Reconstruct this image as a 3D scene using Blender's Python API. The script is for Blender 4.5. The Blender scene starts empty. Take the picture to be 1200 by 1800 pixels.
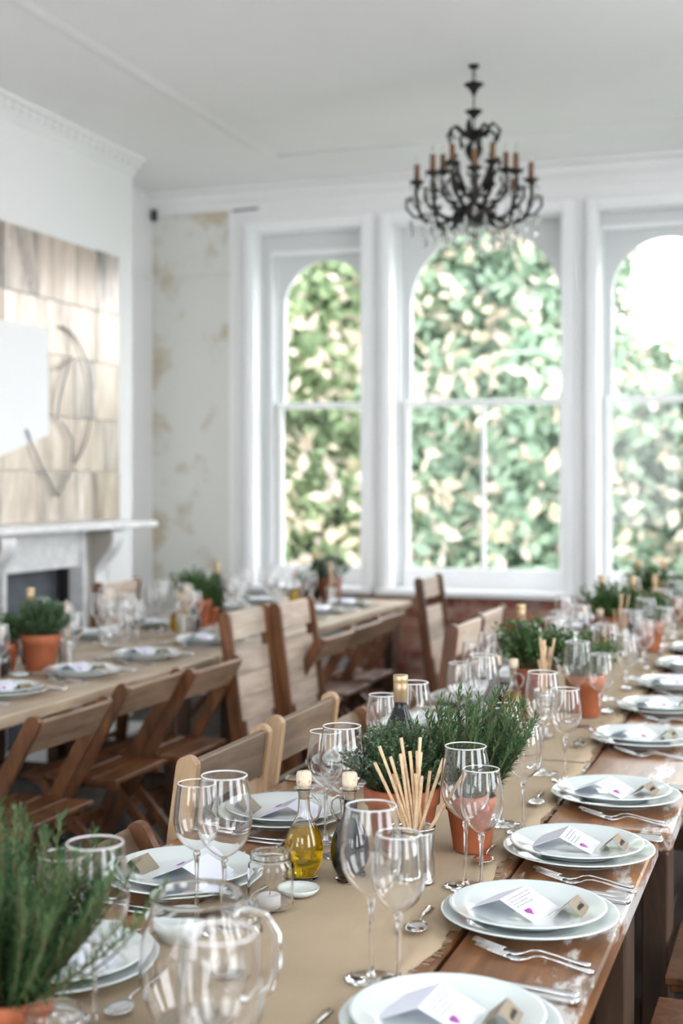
import bpy, math, random
import numpy as np
from mathutils import Vector, Matrix
random.seed(7); rng = np.random.default_rng(7)
PI = math.pi
S = bpy.context.scene; C = S.collection
# ---------------------------------------------------------------- camera
YAW = math.radians(19.4)
cd = bpy.data.cameras.new('camera'); cam = bpy.data.objects.new('camera', cd); C.objects.link(cam)
cam.location = (0, 0, 1.5); cam.rotation_euler = (PI/2, 0, YAW)
cd.sensor_width = 36; cd.lens = 2350/1800*36; cd.shift_y = -45/1800; cd.clip_start = .05; cd.clip_end = 200
cd.dof.use_dof = True; cd.dof.focus_distance = 2.62; cd.dof.aperture_fstop = 2.7
S.camera = cam
# ---------------------------------------------------------------- world, sun, added fill lamps at unseen openings, exposure
w = bpy.data.worlds.new('overcast_sky'); S.world = w; w.use_nodes = True
bg = w.node_tree.nodes['Background']; bg.inputs[0].default_value = (.93, .965, 1, 1); bg.inputs[1].default_value = 8.2
sd = bpy.data.lights.new('hazy_sun', 'SUN'); sd.energy = 3.0; sd.angle = math.radians(12); sd.color = (1, .96, .88)
so = bpy.data.objects.new('hazy_sun', sd); C.objects.link(so); so.rotation_euler = (math.radians(46), 0, math.radians(14))
RIGHT_X = 2.3
SIDE_FILL = [(-.9, .5), (1.7, 3.1), (4.3, 5.7)]
for i, (a, b) in enumerate(SIDE_FILL):  # added fill lamps outside invented openings in the right wall
    l = bpy.data.lights.new('side_fill_light', 'AREA'); l.shape = 'RECTANGLE'; l.size = 2.3; l.size_y = b-a
    l.energy = 12; l.color = (.93, .965, 1)
    o = bpy.data.objects.new('side_fill_light', l); C.objects.link(o)
    o.location = (RIGHT_X+.14, (a+b)/2, 2.0); o.rotation_euler = (0, PI/2, 0)
for xx in (-2.6, -.2):  # unseen fill lamps behind the camera, added to brighten the room
    l = bpy.data.lights.new('rear_fill_light', 'AREA'); l.shape = 'RECTANGLE'; l.size = 1.5; l.size_y = 2.2
    l.energy = 6; l.color = (.95, .97, 1)
    o = bpy.data.objects.new('rear_fill_light', l); C.objects.link(o)
    o.location = (xx, -2.4, 2.0); o.rotation_euler = (-PI/2, 0, PI)
S.view_settings.view_transform = 'Standard'; S.view_settings.look = 'None'; S.view_settings.gamma = 1
S.view_settings.use_curve_mapping = False; S.view_settings.exposure = 0.14
S.cycles.max_bounces = 20; S.cycles.transmission_bounces = 20; S.cycles.transparent_max_bounces = 48
S.cycles.glossy_bounces = 6; S.cycles.diffuse_bounces = 5; S.cycles.sample_clamp_indirect = 6
# ---------------------------------------------------------------- materials
def mat(name, col=(.8,.8,.8), rough=.5, metal=0, **kw):
    m = bpy.data.materials.new(name); m.use_nodes = True
    p = m.node_tree.nodes['Principled BSDF']
    p.inputs['Base Color'].default_value = (*col, 1); p.inputs['Roughness'].default_value = rough; p.inputs['Metallic'].default_value = metal
    for k, v in kw.items(): p.inputs[k.replace('_', ' ')].default_value = v
    return m
def nd(m, t, **kw):
    n = m.node_tree.nodes.new(t)
    for k, v in kw.items(): setattr(n, k, v)
    return n
def lk(m, a, b): m.node_tree.links.new(a, b)
def coords(m, scale=(1,1,1), rot=(0,0,0), src='Object', loc=(0,0,0)):
    t = nd(m, 'ShaderNodeTexCoord'); mp = nd(m, 'ShaderNodeMapping')
    mp.inputs['Scale'].default_value = scale; mp.inputs['Rotation'].default_value = rot; mp.inputs['Location'].default_value = loc
    lk(m, t.outputs[src], mp.inputs[0]); return mp.outputs[0]
def rnd(m, vec):
    """adds a per-object offset so copies do not share one grain"""
    oi = nd(m, 'ShaderNodeObjectInfo'); mu = nd(m, 'ShaderNodeVectorMath', operation='SCALE'); mu.inputs[0].default_value = (37, 19, 53)
    lk(m, oi.outputs['Random'], mu.inputs['Scale']); ad = nd(m, 'ShaderNodeVectorMath', operation='ADD')
    lk(m, vec, ad.inputs[0]); lk(m, mu.outputs[0], ad.inputs[1]); return ad.outputs[0], oi.outputs['Random']
def noise(m, vec, scale=5, detail=4, rough=.55, dist=0):
    n = nd(m, 'ShaderNodeTexNoise'); n.inputs['Scale'].default_value = scale; n.inputs['Detail'].default_value = detail
    n.inputs['Roughness'].default_value = rough; n.inputs['Distortion'].default_value = dist
    lk(m, vec, n.inputs['Vector']); return n.outputs['Fac']
def ramp(m, fac, stops):
    r = nd(m, 'ShaderNodeValToRGB'); e = r.color_ramp.elements
    while len(e) < len(stops): e.new(.5)
    for i, (p, c) in enumerate(stops):
        e[i].position = p; e[i].color = (*c, 1) if len(c) == 3 else c
    lk(m, fac, r.inputs[0]); return r.outputs[0]
def mix(m, fac, a, b, mode='MIX'):
    n = nd(m, 'ShaderNodeMix', data_type='RGBA', blend_type=mode)
    for s, v in ((n.inputs[0], fac), (n.inputs[6], a), (n.inputs[7], b)):
        if isinstance(v, (int, float)): s.default_value = v
        elif isinstance(v, tuple): s.default_value = (*v, 1)
        else: lk(m, v, s)
    return n.outputs[2]
def base(m, out): lk(m, out, m.node_tree.nodes['Principled BSDF'].inputs['Base Color'])
def bump(m, fac, strength=.3, dist=.002):
    b = nd(m, 'ShaderNodeBump'); b.inputs['Strength'].default_value = strength; b.inputs['Distance'].default_value = dist
    lk(m, fac, b.inputs['Height']); lk(m, b.outputs[0], m.node_tree.nodes['Principled BSDF'].inputs['Normal'])
def wood(name, dark, mid, light, grain, rough=.5, scale=1.0, white=None):
    m = mat(name, mid, rough)
    v, r = rnd(m, coords(m, tuple(g*scale for g in grain)))
    f = noise(m, v, 3.0, 6, .62, .6)
    c = ramp(m, f, [(.28, dark), (.5, mid), (.75, light)])
    v2, _ = rnd(m, coords(m, (1.3, 1.3, 1.3))); f2 = noise(m, v2, 1.6, 3)
    c = mix(m, ramp(m, f2, [(.3, (.62,)*3), (.7, (1.15,)*3)]), (0, 0, 0), c, 'MIX')
    if white:
        v3, _ = rnd(m, coords(m, white[1])); f3 = noise(m, v3, white[2], 7, .7)
        k = ramp(m, f3, [(white[3], (0, 0, 0)), (white[3]+.05, (1, 1, 1))])
        c = mix(m, k, c, white[0])
    base(m, c); bump(m, f, .35, .0015); return m
W = {}
W['chair'] = wood('oiled_chair_wood', (.05, .017, .005), (.135, .048, .014), (.25, .105, .036), (9, 9, 1.2), .42)
W['chair_pale'] = wood('pale_chair_wood', (.30, .17, .085), (.47, .30, .165), (.60, .42, .26), (9, 9, 1.2), .45)
W['slat'] = wood('weathered_slat_wood', (.15, .082, .046), (.27, .165, .10), (.39, .265, .18), (10, 1.2, 10), .5)
W['slat_pale'] = wood('pale_slat_wood', (.38, .28, .20), (.58, .46, .36), (.74, .63, .52), (10, 1.2, 10), .5)
W['slat_grey'] = wood('greyed_backrest_wood', (.09, .055, .03), (.17, .112, .068), (.26, .18, .118), (10, 1.2, 10), .5)
W['table'] = wood('reclaimed_table_wood', (.055, .020, .007), (.25, .105, .036), (.41, .20, .08), (7, .8, 7), .34, 1.0,
                  ((.56, .55, .53), (6, 1.5, 6), 1.3, .545))
W['table_left'] = wood('pale_scrubbed_table_wood', (.28, .20, .125), (.42, .32, .22), (.55, .45, .335), (7, .8, 7), .45)
W['trestle'] = wood('trestle_wood', (.03, .015, .007), (.075, .036, .016), (.13, .068, .032), (6, 6, 1), .6)
W['floor'] = wood('dark_floorboards', (.010, .007, .005), (.025, .017, .012), (.06, .045, .035), (7, .7, 7), .4)
def plaster(name, col, amt, stain=(.42, .30, .16), sc=1.2, lo=.56, corner=False):
    m = mat(name, col, .75)
    f = noise(m, coords(m, (1, 1, 1)), sc, 7, .6, .4)
    g = noise(m, coords(m, (1, 1, 1)), .7, 3)
    c = mix(m, ramp(m, g, [(.3, tuple(x*.93 for x in col)), (.7, col)]), (0,0,0), col)
    c = ramp(m, g, [(.3, tuple(x*.94 for x in col)), (.7, col)])
    if amt > 0:
        if corner:   # damp spreads from the room corner and the cornice
            sp = nd(m, 'ShaderNodeSeparateXYZ'); lk(m, coords(m), sp.inputs[0])
            r1 = nd(m, 'ShaderNodeMapRange'); lk(m, sp.outputs[0], r1.inputs[0]); r1.inputs[1].default_value = -4.57; r1.inputs[2].default_value = -4.40; r1.inputs[3].default_value = .14; r1.inputs[4].default_value = 0
            r2 = nd(m, 'ShaderNodeMapRange'); lk(m, sp.outputs[2], r2.inputs[0]); r2.inputs[1].default_value = 3.25; r2.inputs[2].default_value = 3.5; r2.inputs[4].default_value = .17
            mxx = nd(m, 'ShaderNodeMath', operation='MAXIMUM'); lk(m, r1.outputs[0], mxx.inputs[0]); lk(m, r2.outputs[0], mxx.inputs[1])
            ad = nd(m, 'ShaderNodeMath', operation='ADD'); lk(m, f, ad.inputs[0]); lk(m, mxx.outputs[0], ad.inputs[1]); f = ad.outputs[0]
        k = ramp(m, f, [(lo, (0, 0, 0)), (lo+.14, (amt,)*3)])
        c = mix(m, k, c, stain)
    base(m, c); bump(m, noise(m, coords(m), 14, 4), .15, .004); return m
M = {}
M['wall'] = plaster('white_wall_paint', (.80, .80, .795), 0)
M['stain'] = plaster('water_stained_plaster', (.68, .68, .64), .7, (.44, .35, .22), 3.6, .555, True)
M['ceiling'] = plaster('ceiling_paint', (.865, .858, .862), .06, (.6, .6, .6), .8, .5)
M['reveal'] = mat('shaded_white_paint', (.66, .675, .68), .4)  # white window paint, darkened to carry the shade of the reveals
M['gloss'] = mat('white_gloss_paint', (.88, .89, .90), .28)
M['marble'] = mat('grey_veined_marble', (.8, .8, .8), .3)
_f = noise(M['marble'], coords(M['marble'], (1, 1, 1)), 3.5, 8, .65, 2.0)
base(M['marble'], ramp(M['marble'], _f, [(.40, (.78, .78, .78)), (.50, (.64, .65, .67)), (.56, (.78, .78, .78))]))
M['tan_shade_marble'] = mat('tan_marble_with_shade', (.38, .35, .31), .5)  # tan marble; the dark tone also puts shade on the corbel sides
M['groove_shade'] = mat('painted_groove_shade', (.30, .30, .30), .9)  # grey painted in as shade for the ceiling groove
M['slate'] = mat('slate_grey_board', (.075, .085, .105), .6)
_f = noise(M['slate'], coords(M['slate']), 4, 5); base(M['slate'], ramp(M['slate'], _f, [(.35, (.05, .058, .075)), (.7, (.12, .13, .15))]))
M['soot'] = mat('soot', (.015, .014, .013), .9)
m = M['tile'] = mat('foxed_mirror_tile', (.6, .5, .4), .30, .35)
v, r_ = rnd(m, coords(m, (1, 4, .8))); f = noise(m, v, 2.2, 7, .65, .5)
c = ramp(m, f, [(.36, (.12, .11, .10)), (.45, (.30, .27, .24)), (.58, (.50, .44, .385)), (.7, (.80, .77, .74))])
base(m, mix(m, ramp(m, r_, [(0, (.05,)*3), (1, (.6,)*3)]), c, (.62, .49, .38)))
M['reflection_white'] = mat('painted_window_reflection', (.86, .86, .87), .7)
M['card'] = mat('white_card', (.72, .73, .83), .6)
M['kraft'] = mat('kraft_card', (.25, .205, .145), .7)
M['ink'] = mat('grey_ink', (.12, .12, .15), .6)
M['ink2'] = mat('dark_ink', (.05, .045, .04), .6)
M['heart'] = mat('purple_heart', (.30, .03, .27), .4)
M['china'] = mat('glazed_white_china', (.66, .715, .71), .07, 0, Coat_Weight=.3)
M['steel'] = mat('polished_steel', (.70, .70, .70), .16, 1)
M['tin'] = mat('ribbed_tin', (.60, .58, .54), .26, 1)
M['cork'] = mat('cork', (.66, .53, .38), .8)
_f = noise(M['cork'], coords(M['cork']), 160, 3); base(M['cork'], ramp(M['cork'], _f, [(.3, (.40, .28, .17)), (.45, (.68, .56, .42)), (.8, (.76, .65, .5))]))
M['terracotta'] = mat('terracotta', (.42, .13, .055), .72)
_f = noise(M['terracotta'], rnd(M['terracotta'], coords(M['terracotta']))[0], 9, 5); base(M['terracotta'], ramp(M['terracotta'], _f, [(.3, (.28, .078, .032)), (.6, (.43, .125, .052)), (.85, (.52, .21, .11))]))
M['soil'] = mat('potting_soil', (.03, .02, .013), .95)
M['bread'] = mat('baked_breadstick', (.66, .43, .22), .7)
_f = noise(M['bread'], coords(M['bread']), 60, 4); base(M['bread'], ramp(M['bread'], _f, [(.3, (.56, .36, .20)), (.6, (.72, .53, .34)), (.8, (.82, .67, .48))]))
M['gold'] = mat('gold_foil_capsule', (.50, .36, .21), .34, .7)
M['dark_glass'] = mat('dark_bottle_glass', (.008, .008, .009), .08, 0, Specular_IOR_Level=.3)
M['vinegar'] = mat('balsamic_vinegar', (.008, .007, .012), .04)
M['oil'] = mat('olive_oil', (.70, .47, .01), .02, 0, IOR=1.36, Transmission_Weight=.9)
M['wax'] = mat('white_candle_wax', (.85, .85, .84), .5)
M['bronze'] = mat('aged_dark_bronze', (.012, .009, .008), .5, .3)
M['candle'] = mat('amber_candle_sleeve', (.15, .07, .025), .6)
M['crystal'] = mat('clear_crystal', (1, 1, 1), .0, 0, IOR=1.5, Transmission_Weight=1.0)
M['glass'] = mat('clear_glass', (1, 1, 1), 0, 0, IOR=1.47, Transmission_Weight=1.0)
M['mortar'] = mat('old_mortar', (.40, .33, .28), .9)
m = M['brick'] = mat('worn_red_brick', (.4, .15, .1), .85)
v, r_ = rnd(m, coords(m)); f = noise(m, v, 6, 6, .65)
c = ramp(m, r_, [(0, (.22, .065, .045)), (.35, (.36, .115, .07)), (.7, (.44, .19, .12)), (1, (.50, .30, .22))])
base(m, mix(m, ramp(m, f, [(.48, (0,)*3), (.62, (.55,)*3)]), c, (.56, .43, .36))); bump(m, f, .5, .004)
m = M['wire'] = mat('dull_grey_wire', (.2, .21, .24), .5, .4)
# thin-walled clear glass: straight-through transmission plus Fresnel reflection on each wall
def thin_glass(name, ior=1.5, tint=(1, 1, 1)):
    m = bpy.data.materials.new(name); m.use_nodes = True; nt = m.node_tree; nt.nodes.clear()
    o = nd(m, 'ShaderNodeOutputMaterial'); mx = nd(m, 'ShaderNodeMixShader'); t = nd(m, 'ShaderNodeBsdfTransparent')
    g = nd(m, 'ShaderNodeBsdfGlossy'); fr = nd(m, 'ShaderNodeFresnel')
    t.inputs[0].default_value = (*tint, 1); g.inputs['Roughness'].default_value = .02
    ge = nd(m, 'ShaderNodeNewGeometry'); iv = nd(m, 'ShaderNodeMapRange'); lk(m, ge.outputs['Backfacing'], iv.inputs[0])
    iv.inputs[3].default_value = ior; iv.inputs[4].default_value = 1/ior; lk(m, iv.outputs[0], fr.inputs[0])   # same reflectance from either side
    lk(m, fr.outputs[0], mx.inputs[0]); lk(m, t.outputs[0], mx.inputs[1]); lk(m, g.outputs[0], mx.inputs[2]); lk(m, mx.outputs[0], o.inputs[0]); return m
M['thin'] = thin_glass('thin_clear_glass', 1.5)
M['rim_glint'] = mat('white_rim_glint', (.97, .98, .98), .15, 0, IOR=1.5, Transmission_Weight=.3)  # whitened glass, paints bright window glints onto the rims
M['pane'] = thin_glass('window_pane_glass', 1.3)
def leafmat(name, cols, tr=.35, sc=8):
    m = bpy.data.materials.new(name); m.use_nodes = True; p = m.node_tree.nodes['Principled BSDF']; p.inputs['Roughness'].default_value = .5
    f = noise(m, coords(m, (1, 1, 1)), sc, 3, .6)
    n = len(cols); c = ramp(m, f, [(.3+.4*i/(n-1), cc) for i, cc in enumerate(cols)])
    base(m, c); t = nd(m, 'ShaderNodeBsdfTranslucent'); lk(m, c, t.inputs[0]); mx = nd(m, 'ShaderNodeMixShader'); mx.inputs[0].default_value = tr
    lk(m, p.outputs[0], mx.inputs[1]); lk(m, t.outputs[0], mx.inputs[2]); lk(m, mx.outputs[0], m.node_tree.nodes['Material Output'].inputs[0]); return m
M['rosemary'] = leafmat('rosemary_leaves', [(.03, .075, .03), (.06, .14, .05), (.13, .23, .10)], .25, 30)
M['thyme'] = leafmat('thyme_leaves', [(.05, .12, .06), (.10, .20, .10), (.18, .29, .16)], .25, 40)
M['parsley'] = leafmat('bushy_herb_leaves', [(.025, .08, .02), (.06, .15, .04), (.12, .24, .07)], .25, 25)
M['twig'] = mat('green_brown_stem', (.13, .12, .05), .8)
M['bark'] = mat('bark', (.12, .09, .06), .9)
M['tree1'] = leafmat('sunlit_tree_leaves', [(.20, .28, .17), (.27, .37, .20), (.33, .42, .24), (.42, .46, .28)], .45, 1.6)
M['tree2'] = leafmat('pale_tree_leaves', [(.20, .29, .22), (.26, .36, .26), (.34, .43, .31)], .45, 1.8)
M['blossom'] = leafmat('peach_blossom', [(.50, .46, .30), (.50, .42, .34), (.50, .45, .43)], .4, 2.5)
M['grass'] = mat('lawn', (.10, .14, .07), .9)
m = M['burlap'] = mat('hessian', (.45, .33, .20), .9)
t = coords(m, (1, 1, 1))
wv = nd(m, 'ShaderNodeTexWave'); wv.inputs['Scale'].default_value = 95; wv.inputs['Distortion'].default_value = 1.5; lk(m, t, wv.inputs[0])
wv2 = nd(m, 'ShaderNodeTexWave', bands_direction='Y'); wv2.inputs['Scale'].default_value = 95; wv2.inputs['Distortion'].default_value = 1.5; lk(m, t, wv2.inputs[0])
mu = nd(m, 'ShaderNodeMath', operation='ADD'); lk(m, wv.outputs['Fac'], mu.inputs[0]); lk(m, wv2.outputs['Fac'], mu.inputs[1])
mu2 = nd(m, 'ShaderNodeMath', operation='MULTIPLY'); lk(m, mu.outputs[0], mu2.inputs[0]); mu2.inputs[1].default_value = .5
f = noise(m, t, 4, 5)
c = mix(m, .55, ramp(m, mu2.outputs[0], [(.25, (.22, .155, .085)), (.75, (.60, .475, .33))]), ramp(m, f, [(.3, (.35, .265, .175)), (.7, (.47, .365, .25))]))
base(m, c); bump(m, mu2.outputs[0], .5, .001)
# ---------------------------------------------------------------- mesh helpers
class MB:
    def __init__(s): s.v = []; s.f = []; s.sm = []
    def add(s, vs, fs, smooth=False):
        n = len(s.v); s.v += [tuple(v) for v in vs]; s.f += [tuple(i+n for i in f) for f in fs]; s.sm += [smooth]*len(fs); return s
    def box(s, x0, x1, y0, y1, z0, z1):
        v = [(x, y, z) for z in (z0, z1) for y in (y0, y1) for x in (x0, x1)]
        return s.add(v, [(0,2,3,1), (4,5,7,6), (0,1,5,4), (2,6,7,3), (0,4,6,2), (1,3,7,5)])
    def bbox(s, x0, x1, y0, y1, z0, z1, b=.003):
        """box with chamfered edges"""
        import bmesh
        bm = bmesh.new(); bmesh.ops.create_cube(bm, size=1)
        for v in bm.verts: v.co = Vector(((x0+x1)/2+v.co.x*(x1-x0), (y0+y1)/2+v.co.y*(y1-y0), (z0+z1)/2+v.co.z*(z1-z0)))
        bmesh.ops.bevel(bm, geom=bm.edges[:], offset=b, segments=1, affect='EDGES')
        bm.verts.index_update(); s.add([v.co[:] for v in bm.verts], [[q.index for q in f.verts] for f in bm.faces]); bm.free(); return s
    def lathe(s, prof, seg=32, c=(0, 0, 0), smooth=True):
        """profile of (r, z); r = 0 ends become poles"""
        vs, rings = [], []
        for r, z in prof:
            if r < 1e-6: rings.append([len(vs)]); vs.append((c[0], c[1], c[2]+z))
            else:
                rings.append(list(range(len(vs), len(vs)+seg)))
                vs += [(c[0]+r*math.cos(2*PI*k/seg), c[1]+r*math.sin(2*PI*k/seg), c[2]+z) for k in range(seg)]
        fs = []
        for a, b in zip(rings, rings[1:]):
            for k in range(seg):
                k2 = (k+1) % seg
                if len(a) == 1 and len(b) == 1: continue
                if len(a) == 1: fs.append((a[0], b[k2], b[k]))
                elif len(b) == 1: fs.append((a[k], a[k2], b[0]))
                else: fs.append((a[k], a[k2], b[k2], b[k]))
        return s.add(vs, fs, smooth)
    def tube(s, pts, r, seg=8, caps=True, flat=1.0):
        pts = [Vector(p) for p in pts]; n = len(pts)
        rs = r if isinstance(r, (list, tuple)) else [r]*n
        vs, up = [], None
        for i, p in enumerate(pts):
            d = (pts[min(i+1, n-1)]-pts[max(i-1, 0)]).normalized()
            if up is None: up = Vector((0, 0, 1)) if abs(d.z) < .9 else Vector((1, 0, 0))
            a = d.cross(up).normalized(); b = a.cross(d).normalized(); up = b
            vs += [p+(a*math.cos(2*PI*k/seg)+b*math.sin(2*PI*k/seg)*flat)*rs[i] for k in range(seg)]
        fs = [(i*seg+k, i*seg+(k+1) % seg, (i+1)*seg+(k+1) % seg, (i+1)*seg+k) for i in range(n-1) for k in range(seg)]
        if caps: fs += [tuple(range(seg))[::-1], tuple(range((n-1)*seg, n*seg))]
        return s.add(vs, fs, True)
    def beam(s, p0, p1, side, w, th, round0=False):
        """flat bar from p0 to p1; th measured along `side`, w across; p0 end optionally rounded"""
        p0, p1, side = Vector(p0), Vector(p1), Vector(side).normalized()
        d = (p1-p0); L = d.length; d.normalize(); a = d.cross(side).normalized()
        o = [(L, -w/2), (L, w/2)]
        if round0: o += [(w/2-w/2*math.cos(t), w/2*math.sin(t)) for t in [PI/2-PI*k/8 for k in range(9)]]
        else: o += [(0, w/2), (0, -w/2)]
        k = len(o); c = .12*th
        vs = [p0+d*x+a*y+side*sg*th/2 for sg in (-1, 1) for x, y in o]
        fs = [tuple(range(k)), tuple(range(2*k-1, k-1, -1))]+[(i, i+k, (i+1) % k+k, (i+1) % k) for i in range(k)]
        return s.add(vs, fs)
    def sphere(s, c, r, seg=10, rings=6, sz=1):
        return s.lathe([(r*math.sin(PI*i/rings), -r*sz*math.cos(PI*i/rings)) for i in range(rings+1)], seg, c)
    def mesh(s, name, m):
        me = bpy.data.meshes.new(name); me.from_pydata(s.v, [], s.f); me.materials.append(m)
        me.polygons.foreach_set('use_smooth', s.sm); me.update(); return me
    def build(s, name, m, parent=None, loc=None):
        o = bpy.data.objects.new(name, s.mesh(name, m)); C.objects.link(o)
        if parent: o.parent = parent
        if loc is not None: o.location = loc
        return o
def tag(o, label=None, cat=None, group=None, kind=None):
    if label: o['label'] = label
    if cat: o['category'] = cat
    if group: o['group'] = group
    if kind: o['kind'] = kind
    return o
def empty(name, loc=(0, 0, 0), rz=0, **k):
    o = bpy.data.objects.new(name, None); o.empty_display_size = .05; C.objects.link(o); o.location = loc; o.rotation_euler = (0, 0, rz); return tag(o, **k)
def copy_tree(o, parent=None, kids=None):
    c = o.copy(); C.objects.link(c)
    if parent: c.parent = parent; c.matrix_parent_inverse = o.matrix_parent_inverse
    for ch in KIDS.get(o.name, list(o.children)): copy_tree(ch, c)
    return c
KIDS = {}
USED = set()
def put(proto, loc, rz=0, label=None, group=None, cat=None, scale=None, tilt=None):
    """first call moves the prototype itself, later calls copy it"""
    o = copy_tree(proto) if proto.name in USED else proto
    USED.add(proto.name); o.location = loc
    o.rotation_euler = (*(tilt or (0, 0)), rz)
    if scale: o.scale = (scale,)*3 if not isinstance(scale, tuple) else scale
    return tag(o, label, cat, group)
def one(name, m, mb, **k): return tag(mb.build(name, m), **k)
ORD = ['first', 'second', 'third', 'fourth', 'fifth', 'sixth', 'seventh', 'eighth', 'ninth', 'tenth', 'eleventh', 'twelfth']
# ================================================================ THE ROOM
LX, BX, BY, CZ, YW = -4.57, -4.2, 7.8, 3.63, 8.8
REAR = -2.3
def struct(name, mb, m, parent=None): return tag(mb.build(name, m, parent), kind='structure') if not parent else mb.build(name, m, parent)
fl = empty('floor', kind='structure')
x = LX-.1; k = 0; bm_ = None
while x < RIGHT_X+.1:
    wd = .148+.02*((k*37) % 5)/5
    MB().bbox(x+.002, x+wd-.002, REAR, YW+.05, -.03, -.0005*((k*7) % 4), .002).build('floorboard', W['floor'], fl); x += wd; k += 1
struct('subfloor', MB().box(LX-.1, RIGHT_X+.1, REAR, YW+.3, -.12, -.035), M['soot'], fl)
# ceiling with shallow raised panel border
ce = empty('ceiling', kind='structure')
MB().box(LX-.3, -3.29, REAR-.2, YW+.5, CZ, CZ+.06).box(-3.29, RIGHT_X+.3, REAR-.2, 7.965, CZ, CZ+.06).box(-3.29, RIGHT_X+.3, 8.02, YW+.5, CZ, CZ+.06).build('ceiling_surface', M['ceiling'], ce)
MB().box(-3.29, RIGHT_X+.3, 7.966, 8.019, CZ+.015, CZ+.03).build('groove_shade_strip', M['groove_shade'], ce)  # dark strip laid in where the groove would be in shadow
MB().box(LX-.3, RIGHT_X+.3, REAR-.2, YW+.5, CZ+.06, CZ+.2).build('ceiling_backing', M['ceiling'], ce)
def moulding_x(x0, x1, y, z, prof):       # profile list of (dy, dz) swept along x
    vs = [(xx, y+dy, z+dz) for xx in (x0, x1) for dy, dz in prof]; n = len(prof)
    return MB().add(vs, [(i, i+1, n+i+1, n+i) for i in range(n-1)]+[tuple(range(n))[::-1], tuple(range(n, 2*n))])
def moulding_y(y0, y1, x, z, prof):
    vs = [(x+dy, yy, z+dz) for yy in (y0, y1) for dy, dz in prof]; n = len(prof)
    return MB().add(vs, [(i, n+i, n+i+1, i+1) for i in range(n-1)]+[tuple(range(n)), tuple(range(n, 2*n))[::-1]])
pr = [(-.07, 0), (-.01, -.04), (.015, -.04), (.015, 0)]
moulding_y(REAR, 8.0, -3.29, CZ, [(-.05, 0), (-.03, -.003), (0, -.005), (.03, -.003), (.05, 0)]).build('border_moulding', M['ceiling'], ce)
# window wall
wb = empty('wall_back', kind='structure')
OP = [(-3.82, -2.868), (-2.807, -1.48), (-1.397, -.36), (.1, 1.9)]
ZT, ZB = 3.38, .80
mb = MB().box(-3.95, OP[0][0], YW, YW+.35, 0, CZ)
for (a, b), (c_, d) in zip(OP, OP[1:]+[(RIGHT_X+.2, 0)]): mb.box(b, c_, YW, YW+.35, 0, ZT)
mb.box(OP[0][0], RIGHT_X+.2, YW, YW+.35, ZT, CZ); [mb.box(q, w_, YW+.05, YW+.35, 0, ZB-.04) for q, w_ in OP]
mb.build('wall_surface', M['wall'], wb)
MB().box(LX-.2, -3.95, YW, YW+.35, 0, CZ).build('stained_plaster_panel', M['stain'], wb)
MB().box(-3.955, -3.935, YW-.006, YW, .1, CZ-.16).build('panel_edge', M['wall'], wb)
MB().bbox(LX, -3.94, YW-.014, YW+.002, 3.01, 3.035, .003).build('picture_rail', M['stain'], wb)
# bricks under the sill
nb = 0
for row in range(10):
    z = .755-.075*(row+1); xx = -2.95 - (.1125 if row % 2 else 0)
    while xx < .6:
        ln = .215 if (row % 3 or int(xx*7) % 3) else .1025
        pj = random.uniform(-.004, .006)
        MB().bbox(xx, xx+ln, YW-.02-pj, YW+.045, z+.005, z+.07, .004).build('brick', M['brick'], wb); xx += ln+.0115; nb += 1
MB().box(-3.0, .75, YW-.008, YW+.05, 0, .757).build('mortar', M['mortar'], wb)
# cornice
cor = [(0, -.15), (-.012, -.15), (-.02, -.11), (-.05, -.075), (-.06, -.035), (-.10, -.02), (-.105, 0), (0, 0)]
tag(moulding_x(LX, RIGHT_X, YW, CZ, cor).build('trim_1', M['wall']), kind='structure')
ld = empty('trim_2', kind='structure')
moulding_y(REAR, BY, BX, CZ, [(0, 0), (.105, 0), (.10, -.02), (.06, -.03), (.05, -.05), (.02, -.08), (.012, -.10), (0, -.10)]).build('cornice_run', M['wall'], ld)
for i in range(58): MB().box(BX+.03, BX+.075, 3.0+i*.083, 3.0+i*.083+.045, CZ-.055, CZ-.022).build('dentil', M['wall'], ld)
# left wall: chimney breast and alcove wall
wl = empty('wall_left', kind='structure')
MB().box(LX-.3, LX, BY-.2, YW+.1, 0, CZ).build('alcove_wall', M['wall'], wl)
MB().box(LX-.3, BX, 7.08, BY, 0, CZ).box(LX-.3, BX, REAR, 6.15, 0, CZ).box(LX-.3, BX, 6.15, 7.08, 1.04, CZ).box(LX-.3, BX-.25, 6.15, 7.08, 0, 1.04).build('chimney_breast', M['wall'], wl)
MB().bbox(LX, LX+.014, BY, YW-.012, 3.01, 3.035, .003).build('picture_rail', M['wall'], wl)
tag(MB().box(LX, LX+.02, BY, YW, 0, .17).build('baseboard_left', M['gloss']), kind='structure')
tag(MB().box(LX, -3.86, YW-.02, YW, 0, .17).build('baseboard_back', M['gloss']), kind='structure')
# right and rear walls stand behind the view; their openings are added to let in fill light
mb = MB(); ys = [REAR]+[q for ab in SIDE_FILL for q in ab]+[YW+.1]
for i in range(0, len(ys), 2): mb.box(RIGHT_X, RIGHT_X+.25, ys[i], ys[i+1], 0, CZ)
for a, b in SIDE_FILL: mb.box(RIGHT_X, RIGHT_X+.25, a, b, 0, .85); mb.box(RIGHT_X, RIGHT_X+.25, a, b, 3.15, CZ)
struct('wall_right', mb, M['wall'])
mb = MB()
xs = [LX-.3, -3.35, -1.85, -.95, .55, RIGHT_X+.25]
for i in range(0, 6, 2): mb.box(xs[i], xs[i+1], REAR-.25, REAR, 0, CZ)
for a, b in ((-3.35, -1.85), (-.95, .55)): mb.box(a, b, REAR-.25, REAR, 0, .9); mb.box(a, b, REAR-.25, REAR, 3.1, CZ)
struct('wall_rear', mb, M['wall'])
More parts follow.
